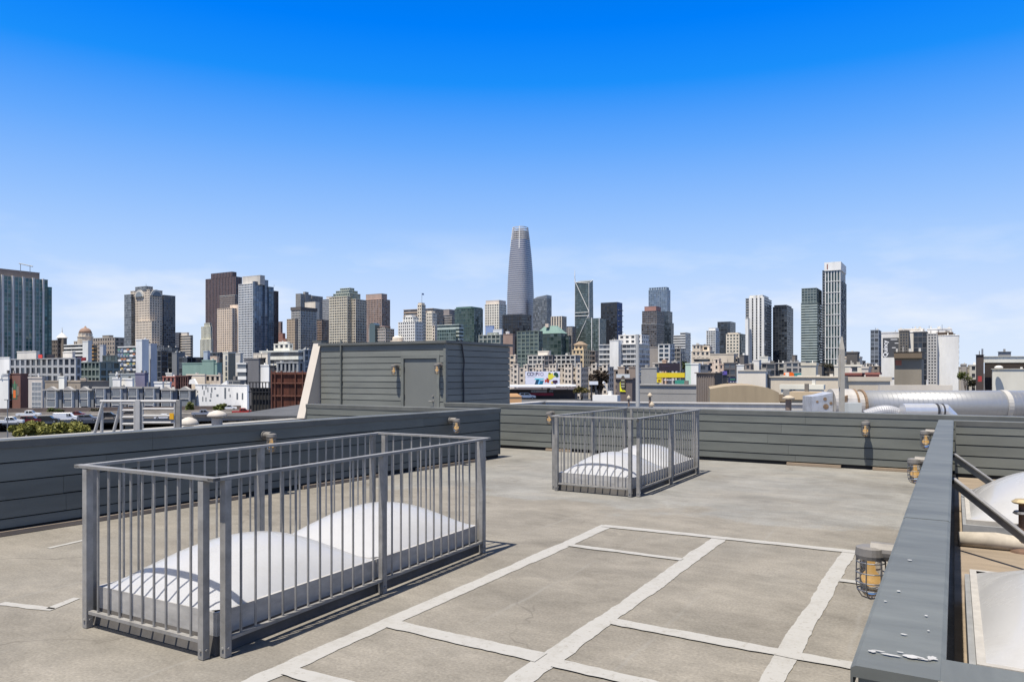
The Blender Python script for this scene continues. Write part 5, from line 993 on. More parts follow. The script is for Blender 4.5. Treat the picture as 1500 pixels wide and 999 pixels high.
for nm, lab, Y, args in [
    ('brown_gable_row', 'row of low brown and white gabled roofs left of the grey pole', 360, [(899, 926, 934, 541, 'punch', (150, 134, 122)), (905, 915, 918, 537, 'solid', (170, 150, 132)), (921, 931, 935, 537, 'solid', (140, 122, 110))]),
    ('glass_shed', 'low glassy shed with pale roof ribs right of the grey pole', 350, [(938, 950, 962, 543, 'bands', (150, 156, 158)), (939, 962, 966, 538, 'solid', (150, 150, 150))]),
    ('chimney_houses', 'low houses with a tan chimney stack behind the dark purple billboard', 400, [(956, 978, 984, 531, 'punch', (196, 186, 176)), (970, 976, 978, 527, 'solid', (205, 165, 130)), (984, 992, 996, 529, 'punch', (182, 178, 172))]),
    ('mint_house', 'mint-sided white house right of the yellow billboard', 330, [(1004, 1012, 1013, 532, 'solid', (180, 214, 198)), (1012, 1023, 1026, 532, 'solid', (236, 234, 230))]),
    ('slate_flats', 'slate blue flats with small windows right of the mint house', 360, [(1023, 1037, 1041, 534, 'punch', (92, 100, 118))]),
    ('parking_structure', 'long tan parking structure with dark openings below the dark glass tower', 480, [(1016, 1080, 1094, 524, 'bands', (208, 192, 170)), (1040, 1075, 1081, 518, 'solid', (210, 194, 170)), (1083, 1090, 1096, 520, 'solid', (110, 104, 102))]),
    ('pink_flats', 'pink-cream stepped flats in front of the tan parking structure', 430, [(1036, 1046, 1049, 530, 'punch', (226, 200, 178)), (1046, 1053, 1056, 525, 'punch', (230, 206, 184)), (1053, 1060, 1063, 533, 'punch', (200, 172, 150))]),
    ('dark_stepped_flats', 'dark stepped flats right of the pink-cream flats', 420, [(1060, 1078, 1083, 531, 'fine', (98, 94, 98)), (1079, 1090, 1094, 534, 'solid', (210, 212, 214)), (1091, 1100, 1104, 533, 'punch', (140, 128, 122))]),
    ('grey_terrace', 'long low grey terrace below the navy glass tower', 420, [(1098, 1150, 1162, 531, 'grid', (176, 174, 170)), (1104, 1112, 1115, 527, 'solid', (226, 222, 216)), (1122, 1136, 1140, 532, 'fine', (110, 108, 110)), (1150, 1180, 1186, 530, 'grid', (166, 162, 158))]),
    ('stone_gate_block', 'pale stepped stone block at the foot of the white ribbed tower', 460, [(1112, 1125, 1129, 522, 'solid', (232, 226, 214))]),
    ('dark_market_hall', 'low dark market hall with roof trusses left of the beige post', 380, [(1186, 1226, 1232, 536, 'grid', (92, 86, 80)), (1190, 1204, 1208, 533, 'solid', (125, 118, 110))]),
    ('tan_box', 'tan windowless box with one vent door behind the long beige wall', 170, [(1174, 1195, 1198, 531.5, 'solid', (216, 206, 182))]),
    ('cream_villa', 'cream building with a dark flat roof right of the tall white framed tower', 300, [(1238, 1259, 1263, 522, 'solid', (226, 210, 188)), (1240, 1256, 1259, 515, 'solid', (88, 84, 82)), (1226, 1238, 1240, 527, 'punch', (226, 216, 200))]),
    ('pale_villa', 'pale cream low building below the dark-roofed cream building', 240, [(1222, 1262, 1266, 534, 'punch', (226, 218, 200)), (1262, 1272, 1276, 537, 'solid', (200, 190, 178))]),
    ('small_grey_flats', 'small grey flats in the sky gap left of the grey-blue tower', 520, [(1258, 1264, 1268, 528, 'punch', (110, 112, 116)), (1266, 1275, 1280, 532, 'punch', (150, 146, 142)), (1270, 1288, 1292, 536, 'punch', (135, 122, 110))]),
    ('red_roof_row', 'row of low red-roofed sheds left of the white banner building', 200, [(1234, 1262, 1266, 546, 'solid', (160, 82, 66)), (1268, 1288, 1291, 545.5, 'solid', (170, 92, 74))]),
    ('hill_houses', 'small grey and cream houses right of the white tiled block', 330, [(1405, 1420, 1424, 537, 'punch', (172, 164, 152)), (1420, 1432, 1436, 534, 'punch', (190, 184, 172)), (1408, 1416, 1418, 533, 'solid', (160, 150, 140))]),
    ('white_retail_shed', 'white flat-roofed shed left of the brown wall with the yellow sign', 75, [(871, 903, 906, 579, 'solid', (236, 234, 232))]),
]:
    b = Bd(nm, lab, Y)
    for i, a in enumerate(args): b.blk(a[0], a[1], a[2], a[3], a[4], a[5], 'dk', 3.3, 3.2, dY=-3*i, pen=False, d=10)
# warehouse walls just beyond the neighbouring roof
b = Bd('grey_warehouse', 'long plain grey warehouse wall right of the grey pole', 92); b.blk(936, 1021, 1030, 563.5, 'solid', (150, 148, 146), pen=False, cap=.3); x0, x1, y0, y1, z0, z1 = b.last; b.box('panel_joint', wall((120, 118, 116)), x0, x1, y0-.02, y0, z1-1.15, z1-1.09)
b = Bd('brown_wall_building', 'purple-brown wall carrying a yellow emblem sign', 84); b.blk(903, 926, 936, 553.5, 'solid', (112, 98, 96), pen=False, cap=.3); x0, x1, y0, y1, z0, z1 = b.last
b.box('pale_band', wall((196, 204, 214)), x0, x0+(x1-x0)*.85, y0-.03, y0+.05, z1-.05, z1+.42); w_ = x1-x0
m = MB(); xa, xb, za, zb = x0+w_*.24, x0+w_*.60, z1-1.55, z1-.05
pts = [(xa, za), (xb, za), (xb, za+.25), (xb-.12, za+.12)]; yl = mat('sign_yellow', s2l((225, 220, 30)), .6)
m.prism([(x, y0-.1, z) for x, z in [(xa, za), (xb, za), (xa+.42, za+.3), (xa+.28, zb), (xa, za+1.0)]], [(x, y0-.02, z) for x, z in [(xa, za), (xb, za), (xa+.42, za+.3), (xa+.28, zb), (xa, za+1.0)]]); m.build('emblem_panel', yl, b.root)
m = MB(); xm = xa+.38; pts = [(xm+.30*math.cos(t_), za+1.02+.82*math.sin(t_)*(1 if t_ > math.pi else .95)) for t_ in [2*math.pi*i/22 for i in range(22)]]; m.prism([(x, y0-.13, z) for x, z in pts], [(x, y0-.101, z) for x, z in pts]); m.build('emblem_figure', plain('emblem_dark', (70, 62, 50)), b.root)
for zz_ in (.55, .85, 1.25): b.box('emblem_line', plain('emblem_pale', (215, 220, 190)), xm-.2, xm+.2, y0-.145, y0-.131, za+zz_, za+zz_+.06)
b = Bd('corrugated_box', 'brown corrugated metal box with a black side', 72); b.blk(1020, 1046.5, 1058, 545.5, 'solid', (128, 116, 110), pen=False, cap=.2); x0, x1, y0, y1, z0, z1 = b.last; m = MB(); k = x0+.05
while k < x1-.05: m.box(k, k+.09, y0-.05, y0+.02, 0, z1-.12); k += .22
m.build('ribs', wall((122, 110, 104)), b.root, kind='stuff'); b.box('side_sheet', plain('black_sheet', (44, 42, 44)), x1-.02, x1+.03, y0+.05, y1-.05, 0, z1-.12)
# tan vaulted roof
p0, p1 = P(1040, 588, 62), P(1141, 590, 58); ax = p1-p0; n = 14; q = empty('vaulted_roof', (p0.x, p0.y, 0), 0, 'tan bow-topped plywood-coloured roof end behind the white parapet', 'roof'); TANM = mat('tan_roofing', (.28, .22, .14), .85, noise=(.5, .16), streak=(2, 2, .3))
pts = []
for i in range(n+1): t_ = i/n; pts.append((ax.x*t_, ax.y*t_, (P(0, 570.5-6.2*math.sin(math.pi*min(1, t_*1.0))*1.0+ (0 if t_ < .88 else (t_-.88)*30), 60)).z))
base = [(pts[-1][0], pts[-1][1], -3), (0, 0, -3)]; back = Vector((3, 12, 0))
m = MB(); m.prism(pts+base, [Vector(p)+back for p in pts+base]); m.build('vault', TANM, q)
b = Bd('cream_cube_house', 'cream windowless block behind the tan bow-topped roof', 125); b.blk(1081, 1121.5, 1128, 542, 'solid', (226, 216, 200), pen=False, cap=.3).blk(1121, 1127, 1132, 548, 'solid', (110, 106, 104), pen=False, dY=1, d=8)
b = Bd('beige_sawtooth_hall', 'long beige hall with pale lower storey left of the beige post', 100); b.blk(1129, 1232, 1240, 551.5, 'solid', (214, 198, 172), pen=False, cap=.3, d=22).blk(1144, 1205, 1207, 563.5, 'solid', (236, 224, 206), pen=False, dY=-6, d=5)
x0, x1, y0, y1, z0, z1 = b.last; w_ = x1-x0
for f_ in (.05, .16, .22, .30): b.box('vent_louvre', wall((150, 146, 140)), x0+w_*f_, x0+w_*(f_+.045), y0-.06, y0+.05, z1-1.3, z1-.3)
b = Bd('beige_hall_extension', 'long beige wall running behind the big duct', 105, th=3); b.blk(1240, 1304, 1306, 552, 'solid', (216, 200, 174), pen=False, d=12).blk(1290, 1392, 1393, 564, 'solid', (226, 214, 196), pen=False, dY=-30, d=5)
b = Bd('tan_flat_shed', 'small tan shed behind the white parapet right of the bow-topped roof', 56); b.blk(1160, 1200, 1204, 574, 'solid', (205, 178, 134), pen=False, d=5).blk(1142, 1162, 1163, 577.5, 'solid', (150, 130, 105), pen=False, dY=3, d=4)
x0, x1, y0, y1, z0, z1 = b.last
# billboards and signs
def text_mesh(name, body, size, m_, parent, M, extrude=.01, bold=0.0):
    cu = bpy.data.curves.new(name, 'FONT'); cu.body = body; cu.size = size; cu.extrude = extrude; cu.offset = bold; cu.align_x = 'LEFT'
    ob = bpy.data.objects.new(name, cu); COL.objects.link(ob); bpy.context.view_layer.update(); dg = bpy.context.evaluated_depsgraph_get(); me = bpy.data.meshes.new_from_object(ob.evaluated_get(dg)); bpy.data.objects.remove(ob)
    me.materials.clear(); me.materials.append(m_); me.name = name; o = bpy.data.objects.new(name, me); COL.objects.link(o); o.parent = parent; o.matrix_local = M; return o
def board(name, label, x0, x1, y0, y1, Y, m_, th=0, post=True, cat='billboard', depth=.4):
    A, B_ = P(x0, y1, Y), P(x1, y0, Y); r = empty(name, (A.x, Y, G0), 0, label, cat); w_, zb_, zt_ = B_.x-A.x, A.z-G0, B_.z-G0
    MB().box(0, w_, 0, depth, zb_, zt_).build('panel', m_, r); MB().box(-.12, w_+.12, .05, depth+.06, zb_-.14, zb_-.003).build('frame', DARKM, r)
    if post:
        for f_ in (.25, .75): MB().box(w_*f_-.2, w_*f_+.2, .15, depth-.05, 0, zb_-.15).build('post', DARKM, r)
    return r, w_, zb_, zt_
RX = Matrix.Rotation(rad(90), 4, 'X')
r, w_, zb, zt = board('art_billboard', 'white art billboard with dark lettering and colourful painted shapes', 769.5, 820, 544, 563.3, 300, plain('billboard_white', (222, 222, 232)))
hgt = zt-zb; cols = [(20, 18, 30), (60, 30, 80), (170, 170, 185), (50, 20, 70), (120, 40, 90), (170, 160, 180)]; k = .045*w_
for i, ch in enumerate('CORPIO'):
    text_mesh('letter', ch, hgt*.36, plain('letter_%d' % i, cols[i]), r, Matrix.Translation((k, -.03, zb+hgt*.68)) @ RX, .01, .03); k += w_*(.045 if ch == 'I' else .083)
text_mesh('small_line', 'COPIO COMMON SPACE'[:0] or '- -------- - ------', hgt*.1, plain('line_dark', (70, 66, 90)), r, Matrix.Translation((w_*.05, -.03, zb+hgt*.57)) @ RX)
def blob(cx_, cz, rx_, rz_, col, key, seed, n=9, yy=-.03):
    r2 = random.Random(seed); m = MB(); pts = [(w_*cx_+w_*rx_*math.cos(2*math.pi*i/n)*r2.uniform(.5, 1.1), zb+hgt*cz+hgt*rz_*math.sin(2*math.pi*i/n)*r2.uniform(.5, 1.1)) for i in range(n)]
    m.prism([(x, yy, z) for x, z in pts], [(x, yy+.02, z) for x, z in pts]); m.build('art_shape', plain('art_'+key, col), r)
def para(x0, x1, z0, z1, sk, col, key, yy=-.03):
    pts = [(w_*x0, zb+hgt*z0), (w_*x1, zb+hgt*z0), (w_*(x1+sk), zb+hgt*z1), (w_*(x0+sk), zb+hgt*z1)]; m = MB(); m.prism([(x, yy, z) for x, z in pts], [(x, yy+.02, z) for x, z in pts]); m.build('art_shape', plain('art_'+key, col), r)
para(.27, .37, .02, .40, .05, (10, 70, 100), 'navy'); para(.36, .40, .02, .42, .05, (110, 180, 225), 'sky', -.034); para(.40, .50, .02, .30, .04, (0, 110, 140), 'teal'); para(.26, .52, .38, .46, .02, (90, 205, 215), 'aqua', -.038)
blob(.65, .32, .08, .22, (160, 60, 30), 'rust', 1); blob(.75, .62, .12, .3, (225, 215, 60), 'yellow', 2, 11, -.036); blob(.70, .84, .06, .12, (120, 120, 20), 'olive', 3, 7, -.042); blob(.90, .75, .09, .22, (10, 70, 60), 'pine', 4, 9, -.04); blob(.86, .2, .09, .16, (55, 25, 60), 'plum', 5, 12, -.048); blob(.78, .15, .05, .13, (235, 205, 110), 'sand', 6, 8, -.045); blob(.58, .28, .03, .18, (210, 60, 50), 'red', 7, 7, -.05)
r, w_, zb, zt = board('yellow_billboard', 'bright yellow billboard shaped like an upturned L', 962.3, 1003, 546, 553, 230, mat('board_yellow', s2l((236, 208, 40)), .6))
MB().box(0, w_*.165, .0, .4, zb-1.55, zb-.145).build('leg_panel', mat('board_yellow', (0, 0, 0)), r); MB().box(w_*.045, w_*.125, -.03, .0, zb-1.25, zb-.65).build('leg_emblem', plain('emblem_brown', (140, 90, 20)), r)
m = MB()
for i in range(4): m.box(w_*(.25+.1*i), w_*(.33+.1*i), .1, .3, zb-.9, zb-.55)
m.build('white_lettering', plain('sign_white', (0, 0, 0)), r)
r, w_, zb, zt = board('dark_billboard', 'dark purple billboard above the yellow one', 965.5, 996, 532, 543.2, 300, plain('board_purple', (44, 36, 46)))
text_mesh('lettering', '-- - - ------ --', .62, plain('board_lilac', (130, 110, 150)), r, Matrix.Translation((w_*.13, -.02, zb+(zt-zb)*.58)) @ RX)
r, w_, zb, zt = board('green_tarp_stall', 'green tarpaulin stall under the right end of the yellow billboard', 992, 1005, 557, 562.5, 180, plain('tarp_green', (60, 150, 125)), depth=2.5, cat='stall')
r, w_, zb, zt = board('purple_sign', 'small purple sign right of the corrugated metal box', 1059, 1065, 543.5, 549, 150, plain('purple_sign', (96, 84, 160)), cat='sign')
r, w_, zb, zt = board('navy_sign', 'navy and green shop sign left of the cream windowless block', 1068, 1078, 553, 563, 130, plain('navy_sign', (40, 44, 84)), cat='sign'); MB().box(.15, w_-.1, -.02, 0, zb+(zt-zb)*.62, zb+(zt-zb)*.85).build('green_band', plain('sign_green', (60, 120, 100)), r)
text_mesh('lettering', 'ABL'[:0]+'- - -', .8, plain('sign_pale', (205, 215, 225)), r, Matrix.Translation((.15, -.02, zb+.25)) @ RX, .01, .02)
r, w_, zb, zt = board('white_street_sign', 'white street sign by the dark brown tree', 863.5, 876, 558.5, 563.5, 190, plain('sign_white2', (222, 224, 226)), cat='sign')
q = P(1158.5, 548, 200); tn = empty('orange_tent', (q.x, q.y, G0), 0, 'bright orange tarpaulin on the far rooftops', 'tent'); zt = P(0, 545.3, 200).z-G0; zb = P(0, 551, 200).z-G0
m = MB(); m.prism([(-.85, 0, zb-3), (.85, 0, zb-3), (.85, 0, zb+.5), (.5, 0, zt), (-.3, 0, zt), (-.85, 0, zb+.6)], [(-.85, 3, zb-3), (.85, 3, zb-3), (.85, 3, zb+.5), (.5, 3, zt), (-.3, 3, zt), (-.85, 3, zb+.6)]); m.build('tarpaulin', plain('orange_tarp', (245, 110, 20)), tn)
r, w_, zb, zt = board('teal_tarp', 'teal tarpaulin beside the orange one', 1164, 1175, 546.5, 551, 200, plain('teal_tarp', (50, 135, 130)), depth=2, cat='tarpaulin')
# low canopy shop with cars
cs = Bd('canopy_shop', 'low shop with a thin white canopy roof and red fascia below the billboard', 205, th=6)
cs.blk(745, 842, 846, 571, 'solid', (70, 58, 54), pen=False, d=12, cap=.2); x0, x1, y0, y1, z0, z1 = cs.last
Z = lambda py: H-(py-HY)/F*203-G0
cs.box('canopy', plain('canopy_white', (240, 238, 234)), x0-.5, x0+(x1-x0)*.73, y0-4, y0+4, Z(567), Z(564.3)); cs.box('canopy', plain('canopy_white', (0, 0, 0)), x0+(x1-x0)*.735, x1+.3, y0-3, y0+4, Z(566), Z(563.7))
cs.box('red_fascia', plain('shop_red', (150, 40, 55)), x0+(x1-x0)*.28, x0+(x1-x0)*.68, y0-.2, y0, Z(580), Z(576)); cs.box('shopfront', wall((150, 146, 150)), x0+(x1-x0)*.34, x0+(x1-x0)*.58, y0-.15, y0, Z(575.5), Z(571.5))
for f_ in (.37, .40, .62, .65): cs.box('window', glass('dk'), x0+(x1-x0)*f_, x0+(x1-x0)*(f_+.02), y0-.25, y0-.1, Z(574.5), Z(572))
q = P(756, 581, 150); r = empty('tan_skip', (q.x, q.y, G0), .1, 'tan wooden stack at the right foot of the stair house', 'stack'); m = MB(); z_ = q.z-G0; m.box(-1.7, 1.0, -1, 1, 0, z_); m.prism([(-1.8, -1.1, z_), (1.1, -1.1, z_), (1.1, 1.1, z_), (-1.8, 1.1, z_)], [(-1.7, -1, z_+.6), (.3, -1, z_+.6), (.3, 1, z_+.6), (-1.7, 1, z_+.6)]); m.build('boards', plain('tan_boards', (205, 160, 112)), r)
car('sedan', 786, 584, (200, 204, 206), 'pale saloon parked before the canopy shop', z=-5.5, rz=.05); car('suv', 772, 584.5, (222, 222, 222), 'white car parked left of the pale saloon by the canopy shop', z=-5.5, rz=.05); car('sedan', 826, 583, (50, 50, 58), 'dark saloon parked right under the canopy shop end', z=-5.5, rz=.05)
MB_l = MB().box(-60, 60, -40, 40, -.5, 0).build('lot', mat('lot_asphalt', (.07, .07, .07), .95, noise=(.2, .3))); MB_l.location = (12, 165, -5.52); MB_l['kind'] = 'structure'
# ------------------------------------------------------------------ right: banner building
b = Bd('grey_blue_tower', 'slim grey-blue glass tower left of the white banner building', 600, cat=T); b.blk(1275, 1287, 1291, 483, 'curtain', (150, 160, 176), 'gy', 3.3, 3.4, pen=False).mast(1282.5, 483, 480.5, 6)
b = Bd('banner_building', 'white building with a dark lettered banner and mosaic-clad bays', 400)
b.blk(1291, 1356, 1360, 485, 'solid', (230, 226, 224), pen=False, d=16).blk(1317, 1331, 1338, 484, 'punch', (105, 100, 94), 'gy', 1.5, 1.3, dY=-3, pen=False, d=5).blk(1338, 1358, 1360, 485.5, 'curtain', (95, 97, 104), 'nv', 3.0, 2.2, dY=-1.5, pen=False, d=6).blk(1316, 1352, 1356, 481, 'solid', (222, 214, 204), dY=4, pen=False, d=8).blk(1358, 1373, 1374, 488, 'punch', (190, 188, 186), 'gy', 1.6, 1.5, dY=-4, pen=False, d=8).blk(1358, 1394, 1397, 480.5, 'solid', (236, 232, 230), dY=3, pen=False, d=10).blk(1372.5, 1405, 1406.5, 490.5, 'bands', (238, 236, 240), 'gy', 3.0, 30, dY=-5, pen=False, d=14).blk(1372, 1396, 1398, 486.5, 'solid', (92, 74, 62), dY=0, pen=False, d=8)
x_, y_, Yb = 1372.5, 490.5, 395; b.blk(1373.2, 1404.6, 1406.2, 491.2, 'solid', (238, 236, 240), dY=-5.5, pen=False, d=13.4, cap=.1)
b.mast(1361, 481, 477, 5, .12).mast(1380, 481, 475.5, 5, .12).mast(1337, 481, 479, 5, .12)
C1 = b.loc(P(1291, 0, 400)); Cq, wq, dq = solve(1291, 1356, 1360, 400, TH); c0 = b.loc(Vector((Cq.x, Cq.y, 0))); fx = lambda px: c0.x-wq*(1356-px)/65; fz = lambda py: H-(py-HY)/F*405-G0
b.box('banner', plain('banner_dark', (70, 72, 76)), fx(1293.2), fx(1317), c0.y-.25, c0.y-.05, fz(524), fz(494.5)); b.box('white_strip', wall((236, 234, 234)), fx(1317.6), fx(1323), c0.y-.22, c0.y+.1, fz(516), fz(493)); b.box('white_lower_wall', wall((240, 238, 240)), fx(1291), fx(1311), c0.y-.4, c0.y-.04, fz(553), fz(523.5))
text_mesh('banner_text', 'Quincy', 3.1, plain('banner_white', (238, 238, 238)), b.root, Matrix.Translation((fx(1300.2), c0.y-.28, fz(522.8))) @ RX @ Matrix.Rotation(rad(90), 4, 'Z'), .02, .05)
for px, py, s in ((1305, 497.5, 'APARTMENTS'), (1311, 503, 'LEASING'), (1307, 509.5, 'NOW')): m = MB().box(fx(px), fx(px+(10 if len(s) > 8 else 5.5)), c0.y-.28, c0.y-.24, fz(py), fz(py-.9)); m.build('banner_line', plain('banner_white', (0, 0, 0)), b.root)
b = Bd('brown_boxy_building', 'windowless brown building with a darker cornice and orange panel in front of the banner building', 250)
b.blk(1310, 1350, 1353.5, 525, 'solid', (140, 130, 112), pen=False, d=10, cap=.1).blk(1309.5, 1350.5, 1354, 515, 'solid', (118, 100, 76), yb=524.5, dY=-1.2, pen=False, d=11, cap=.1); Cq, wq, dq = solve(1310, 1350, 1353.5, 250, TH); c0 = b.loc(Vector((Cq.x, Cq.y, 0)))
b.box('orange_panel', wall((190, 96, 48)), c0.x-wq*.96, c0.x-wq*.73, c0.y-.05, c0.y+.05, H-(535-HY)/F*252-G0, H-(527.5-HY)/F*252-G0)
b = Bd('cream_flat_building', 'cream flat-roofed building with a deep dark recessed band at the right edge', 150, th=8)
b.blk(1441, 1560, 1561, 521.5, 'solid', (236, 226, 212), yb=531, pen=False, d=14, cap=.2).blk(1443, 1560, 1561, 529, 'solid', (70, 58, 50), pen=False, dY=1.5, d=12, cap=.1).blk(1454, 1560, 1561, 540, 'solid', (236, 224, 206), pen=False, dY=-3, d=4, cap=.2).blk(1431.5, 1441, 1443, 519.5, 'solid', (84, 70, 64), pen=False, dY=.5, d=4, cap=.1).blk(1463, 1481, 1482, 515, 'solid', (150, 150, 152), pen=False, dY=5, d=3, cap=.1)  # the recessed band is a plain dark brown block set back
b.box('red_sign', plain('red_sign', (170, 60, 55)), b.loc(P(1433, 0, 149)).x, b.loc(P(1437.5, 0, 149)).x, b.loc(P(1433, 0, 149)).y-.1, b.loc(P(1433, 0, 149)).y+.2, H-(559-HY)/F*149-G0, H-(551-HY)/F*149-G0); b.mast(1439, 520, 511, 1, .16, 'flue')
q = b.loc(P(1463, 536.5, 147.5)); m = MB(); lathe(m, [(.75, -.35), (.7, -.1), (.3, .1), (.05, .13)], 14); o = m.build('roof_cowl', wall((230, 224, 214)), b.root); o.location = q
# ------------------------------------------------------------------ neighbouring roof: parapet, ducts, poles
nb_ = MB(); ring = [W(-9.8, 15.2), W(45, 15.2), W(45, 52), W(-9.8, 52)]; nb_.prism([(p.x, p.y, G0) for p in ring], [(p.x, p.y, -1.6) for p in ring]); o = nb_.build('neighbour_roof', mat('grey_roof', (.22, .21, .2), .9, noise=(.4, .25))); o['kind'] = 'structure'
NW = mat('white_parapet_paint', (.46, .44, .40), .85, noise=(.9, .16), streak=(1.5, 1.5, .2))
def low_wall(label, p0, p1, zt, zb=-1.6, th_=.35, m_=NW):
    dv = p1-p0; r = empty('low_parapet', (p0.x, p0.y, 0), math.atan2(dv.y, dv.x), label, 'parapet'); MB().box(0, Vector((dv.x, dv.y)).length, 0, th_, zb, zt).build('wall', m_, r); MB().box(-.03, Vector((dv.x, dv.y)).length+.03, -.05, th_+.05, zt, zt+.05).build('coping', mat('white_coping', (.45, .43, .40), .8, noise=(1.2, .1)), r)
low_wall('white parapet of the neighbouring roof behind the far parapet', PG(800, 587.5, .3), PG(1215, 591.5, .3), .25)
low_wall('slanting white parapet edge right of the stair house', PG(742, 592.5, .25), PG(800, 587, .3), .22)
DUCT = mat('galvanised_duct', (.33, .33, .325), .42, .5, noise=(1.8, .12), streak=(.3, 1, 1)); SHINY = mat('shiny_duct', (.6, .6, .6), .34, .6, noise=(4, .06)); RUSTY = mat('rust_stained_metal', (.40, .375, .34), .55, .3, noise=(1.2, .3)); RST = mat('rust_stain', (.19, .125, .075), .85, noise=(5, .4))
def cyl_x(m, x0, x1, y, z, r, n=28): m.tube([(x0, y, z), (x1, y, z)], r, n); return m
DY = 30.0; X_ = lambda px, Y=DY: (px-CX)/F*Y; Zd = lambda py, Y=DY: H-(py-HY)/F*Y
du = empty('spiral_duct', (X_(1262), DY, 0), -.03, 'large ribbed silver duct crossing the right side behind the far parapet', 'duct'); zc = Zd(571.5)-.6
m = MB(); cyl_x(m, 0, 9, 0, zc, .592, 40); m.build('duct_body', DUCT, du, smooth=True)
m = MB(); k = .05
while k < 9: m.tube([(k, 0, zc), (k+.02, 0, zc)], .5945, 40); k += .19
m.build('spiral_seams', DUCT, du, kind='stuff')
for xx in (5.42, 7.0): m = MB(); cyl_x(m, xx, xx+.2, 0, zc, .615); m.build('joint_band', mat('pale_band', (.42, .40, .36), .6, .2), du)
for xx in (1.6, 5.5, 7.1): MB().box(xx-.05, xx+.05, -.5, .5, -1.6, zc-.4).build('saddle', METAL, du)
pl = empty('fan_housing', (X_(1216), DY, 0), -.03, 'rust-stained cylindrical fan housing at the left end of the big duct', 'fan housing'); m = MB(); cyl_x(m, 0, .84, 0, zc+.02, .63); m.build('drum', RUSTY, pl); m = MB(); cyl_x(m, .84, 1.27, 0, zc, .56); m.build('neck', RUSTY, pl)
m = MB(); cyl_x(m, .84, .92, 0, zc, .66); cyl_x(m, 1.16, 1.24, 0, zc, .63); m.build('flange', RST, pl); m = MB(); m.prism([(.25, -.66, zc+.35), (.45, -.62, zc+.42), (.42, -.64, zc+.1), (.36, -.665, zc-.2), (.3, -.655, zc+.1)], [(.25, -.5, zc+.35), (.45, -.5, zc+.42), (.42, -.5, zc+.1), (.36, -.5, zc-.2), (.3, -.5, zc+.1)]); m.build('rust_run', RST, pl)
MB().box(.1, .3, -.4, .4, -1.6, zc-.4).build('stand', METAL, pl)
pb = empty('rusty_plenum', (X_(1185), DY-.3, 0), -.05, 'grey sheet-metal plenum box with rust spots left of the fan housing', 'plenum'); w_ = X_(1215)-X_(1185); m = MB(); m.prism([(0, 0, -1.5), (w_, 0, -1.5), (w_, 0, Zd(574.5)), (w_*.5, 0, Zd(578.5)), (0, 0, Zd(580.5))], [(0, 1.1, -1.5), (w_, 1.1, -1.5), (w_, 1.1, Zd(574.5)), (w_*.5, 1.1, Zd(578.5)), (0, 1.1, Zd(580.5))]); m.build('box', mat('stained_sheet', (.42, .43, .45), .5, .4, noise=(3, .25)), pb)
for fx_, fz_, r_ in ((.25, 588, .05), (.62, 584, .07), (.66, 595, .11), (.9, 590, .06)): m = MB(); m.tube([(w_*fx_, -.012, Zd(fz_)), (w_*fx_, .01, Zd(fz_))], r_, 10); m.build('rust_spot', RST, pb)
bx = empty('sheet_metal_box', (X_(1243, 27), 27, 0), -.04, 'small pale sheet-metal box under the fan housing', 'box'); MB().box(0, X_(1262, 27)-X_(1243, 27), 0, .4, -1.55, Zd(590, 27)).build('box', mat('pale_sheet', (.5, .51, .47), .5, .2), bx)
sd = empty('shiny_duct', (X_(1322, 25), 25, 0), -.02, 'short bright shiny duct below the big ribbed duct', 'duct'); zc2 = Zd(591, 25)-.24; m = MB(); cyl_x(m, 0, X_(1373, 25)-X_(1322, 25), 0, zc2, .24); m.build('pipe', SHINY, sd); m = MB(); cyl_x(m, 1.05, 1.13, 0, zc2, .25); cyl_x(m, 1.25, 1.3, 0, zc2, .25); m.build('clamp', DARKM, sd); m = MB(); m.tube([(1.18, 0, zc2), (1.35, 0, zc2), (1.62, 0, zc2-.25), (1.75, 0, zc2-.6)], [.24, .24, .22, .2], 20); m.build('elbow', SHINY, sd)
fd = empty('flexible_duct', (X_(1268, 25.5), 25.5, 0), 0, 'grey corrugated flexible duct bend left of the shiny duct', 'duct'); m = MB(); pts = []; rr_ = []
for i in range(41): t_ = i/40; pts.append((1.2*t_, -.1*math.sin(t_*3), Zd(594, 25.5)-.27+.17*math.sin(math.pi*min(1, t_*1.15)*.85)-.1)); rr_.append(.21+.012*(i % 2))
m.tube(pts, rr_, 18); m.build('hose', mat('grey_hose', (.33, .33, .335), .5, .25), fd)
q = P(935, 594, 24); po = empty('light_pole', (q.x, q.y, -1.6), 0, 'tall pale grey pole right of the yellow emblem sign', 'pole'); zt = P(0, 490, 24).z+1.6; m = MB(); m.tube([(0, 0, 0), (-.03, 0, zt)], [.075, .06], 12); m.build('shaft', plain('pole_grey', (165, 165, 162)), po); m = MB(); lathe(m, [(.1, 0), (.1, .15), (.08, .2)], 12); m.build('base', plain('pole_grey', (0, 0, 0)), po)
q = P(1233, 600, 20); po = empty('wooden_post', (q.x, q.y, -1.6), 0, 'tall beige square post with a pointed ragged top', 'post'); zt = P(0, 512, 20).z+1.6; zp = P(0, 493, 20).z+1.6; bm_ = mat('beige_post', (.36, .335, .285), .85, noise=(3, .15)); m = MB(); m.box(-.055, .055, -.055, .055, 0, zt); m.prism([(-.055, -.055, zt), (.055, -.055, zt), (.055, .055, zt), (-.055, .055, zt)], [(-.01, -.01, zp), (.015, -.01, zp), (.015, .01, zp), (-.01, .01, zp)]); m.build('shaft', bm_, po)
m = MB(); m.box(-.085, -.058, -.03, .03, zt-1.0, zt-.15); m.build('ragged_splint', bm_, po)
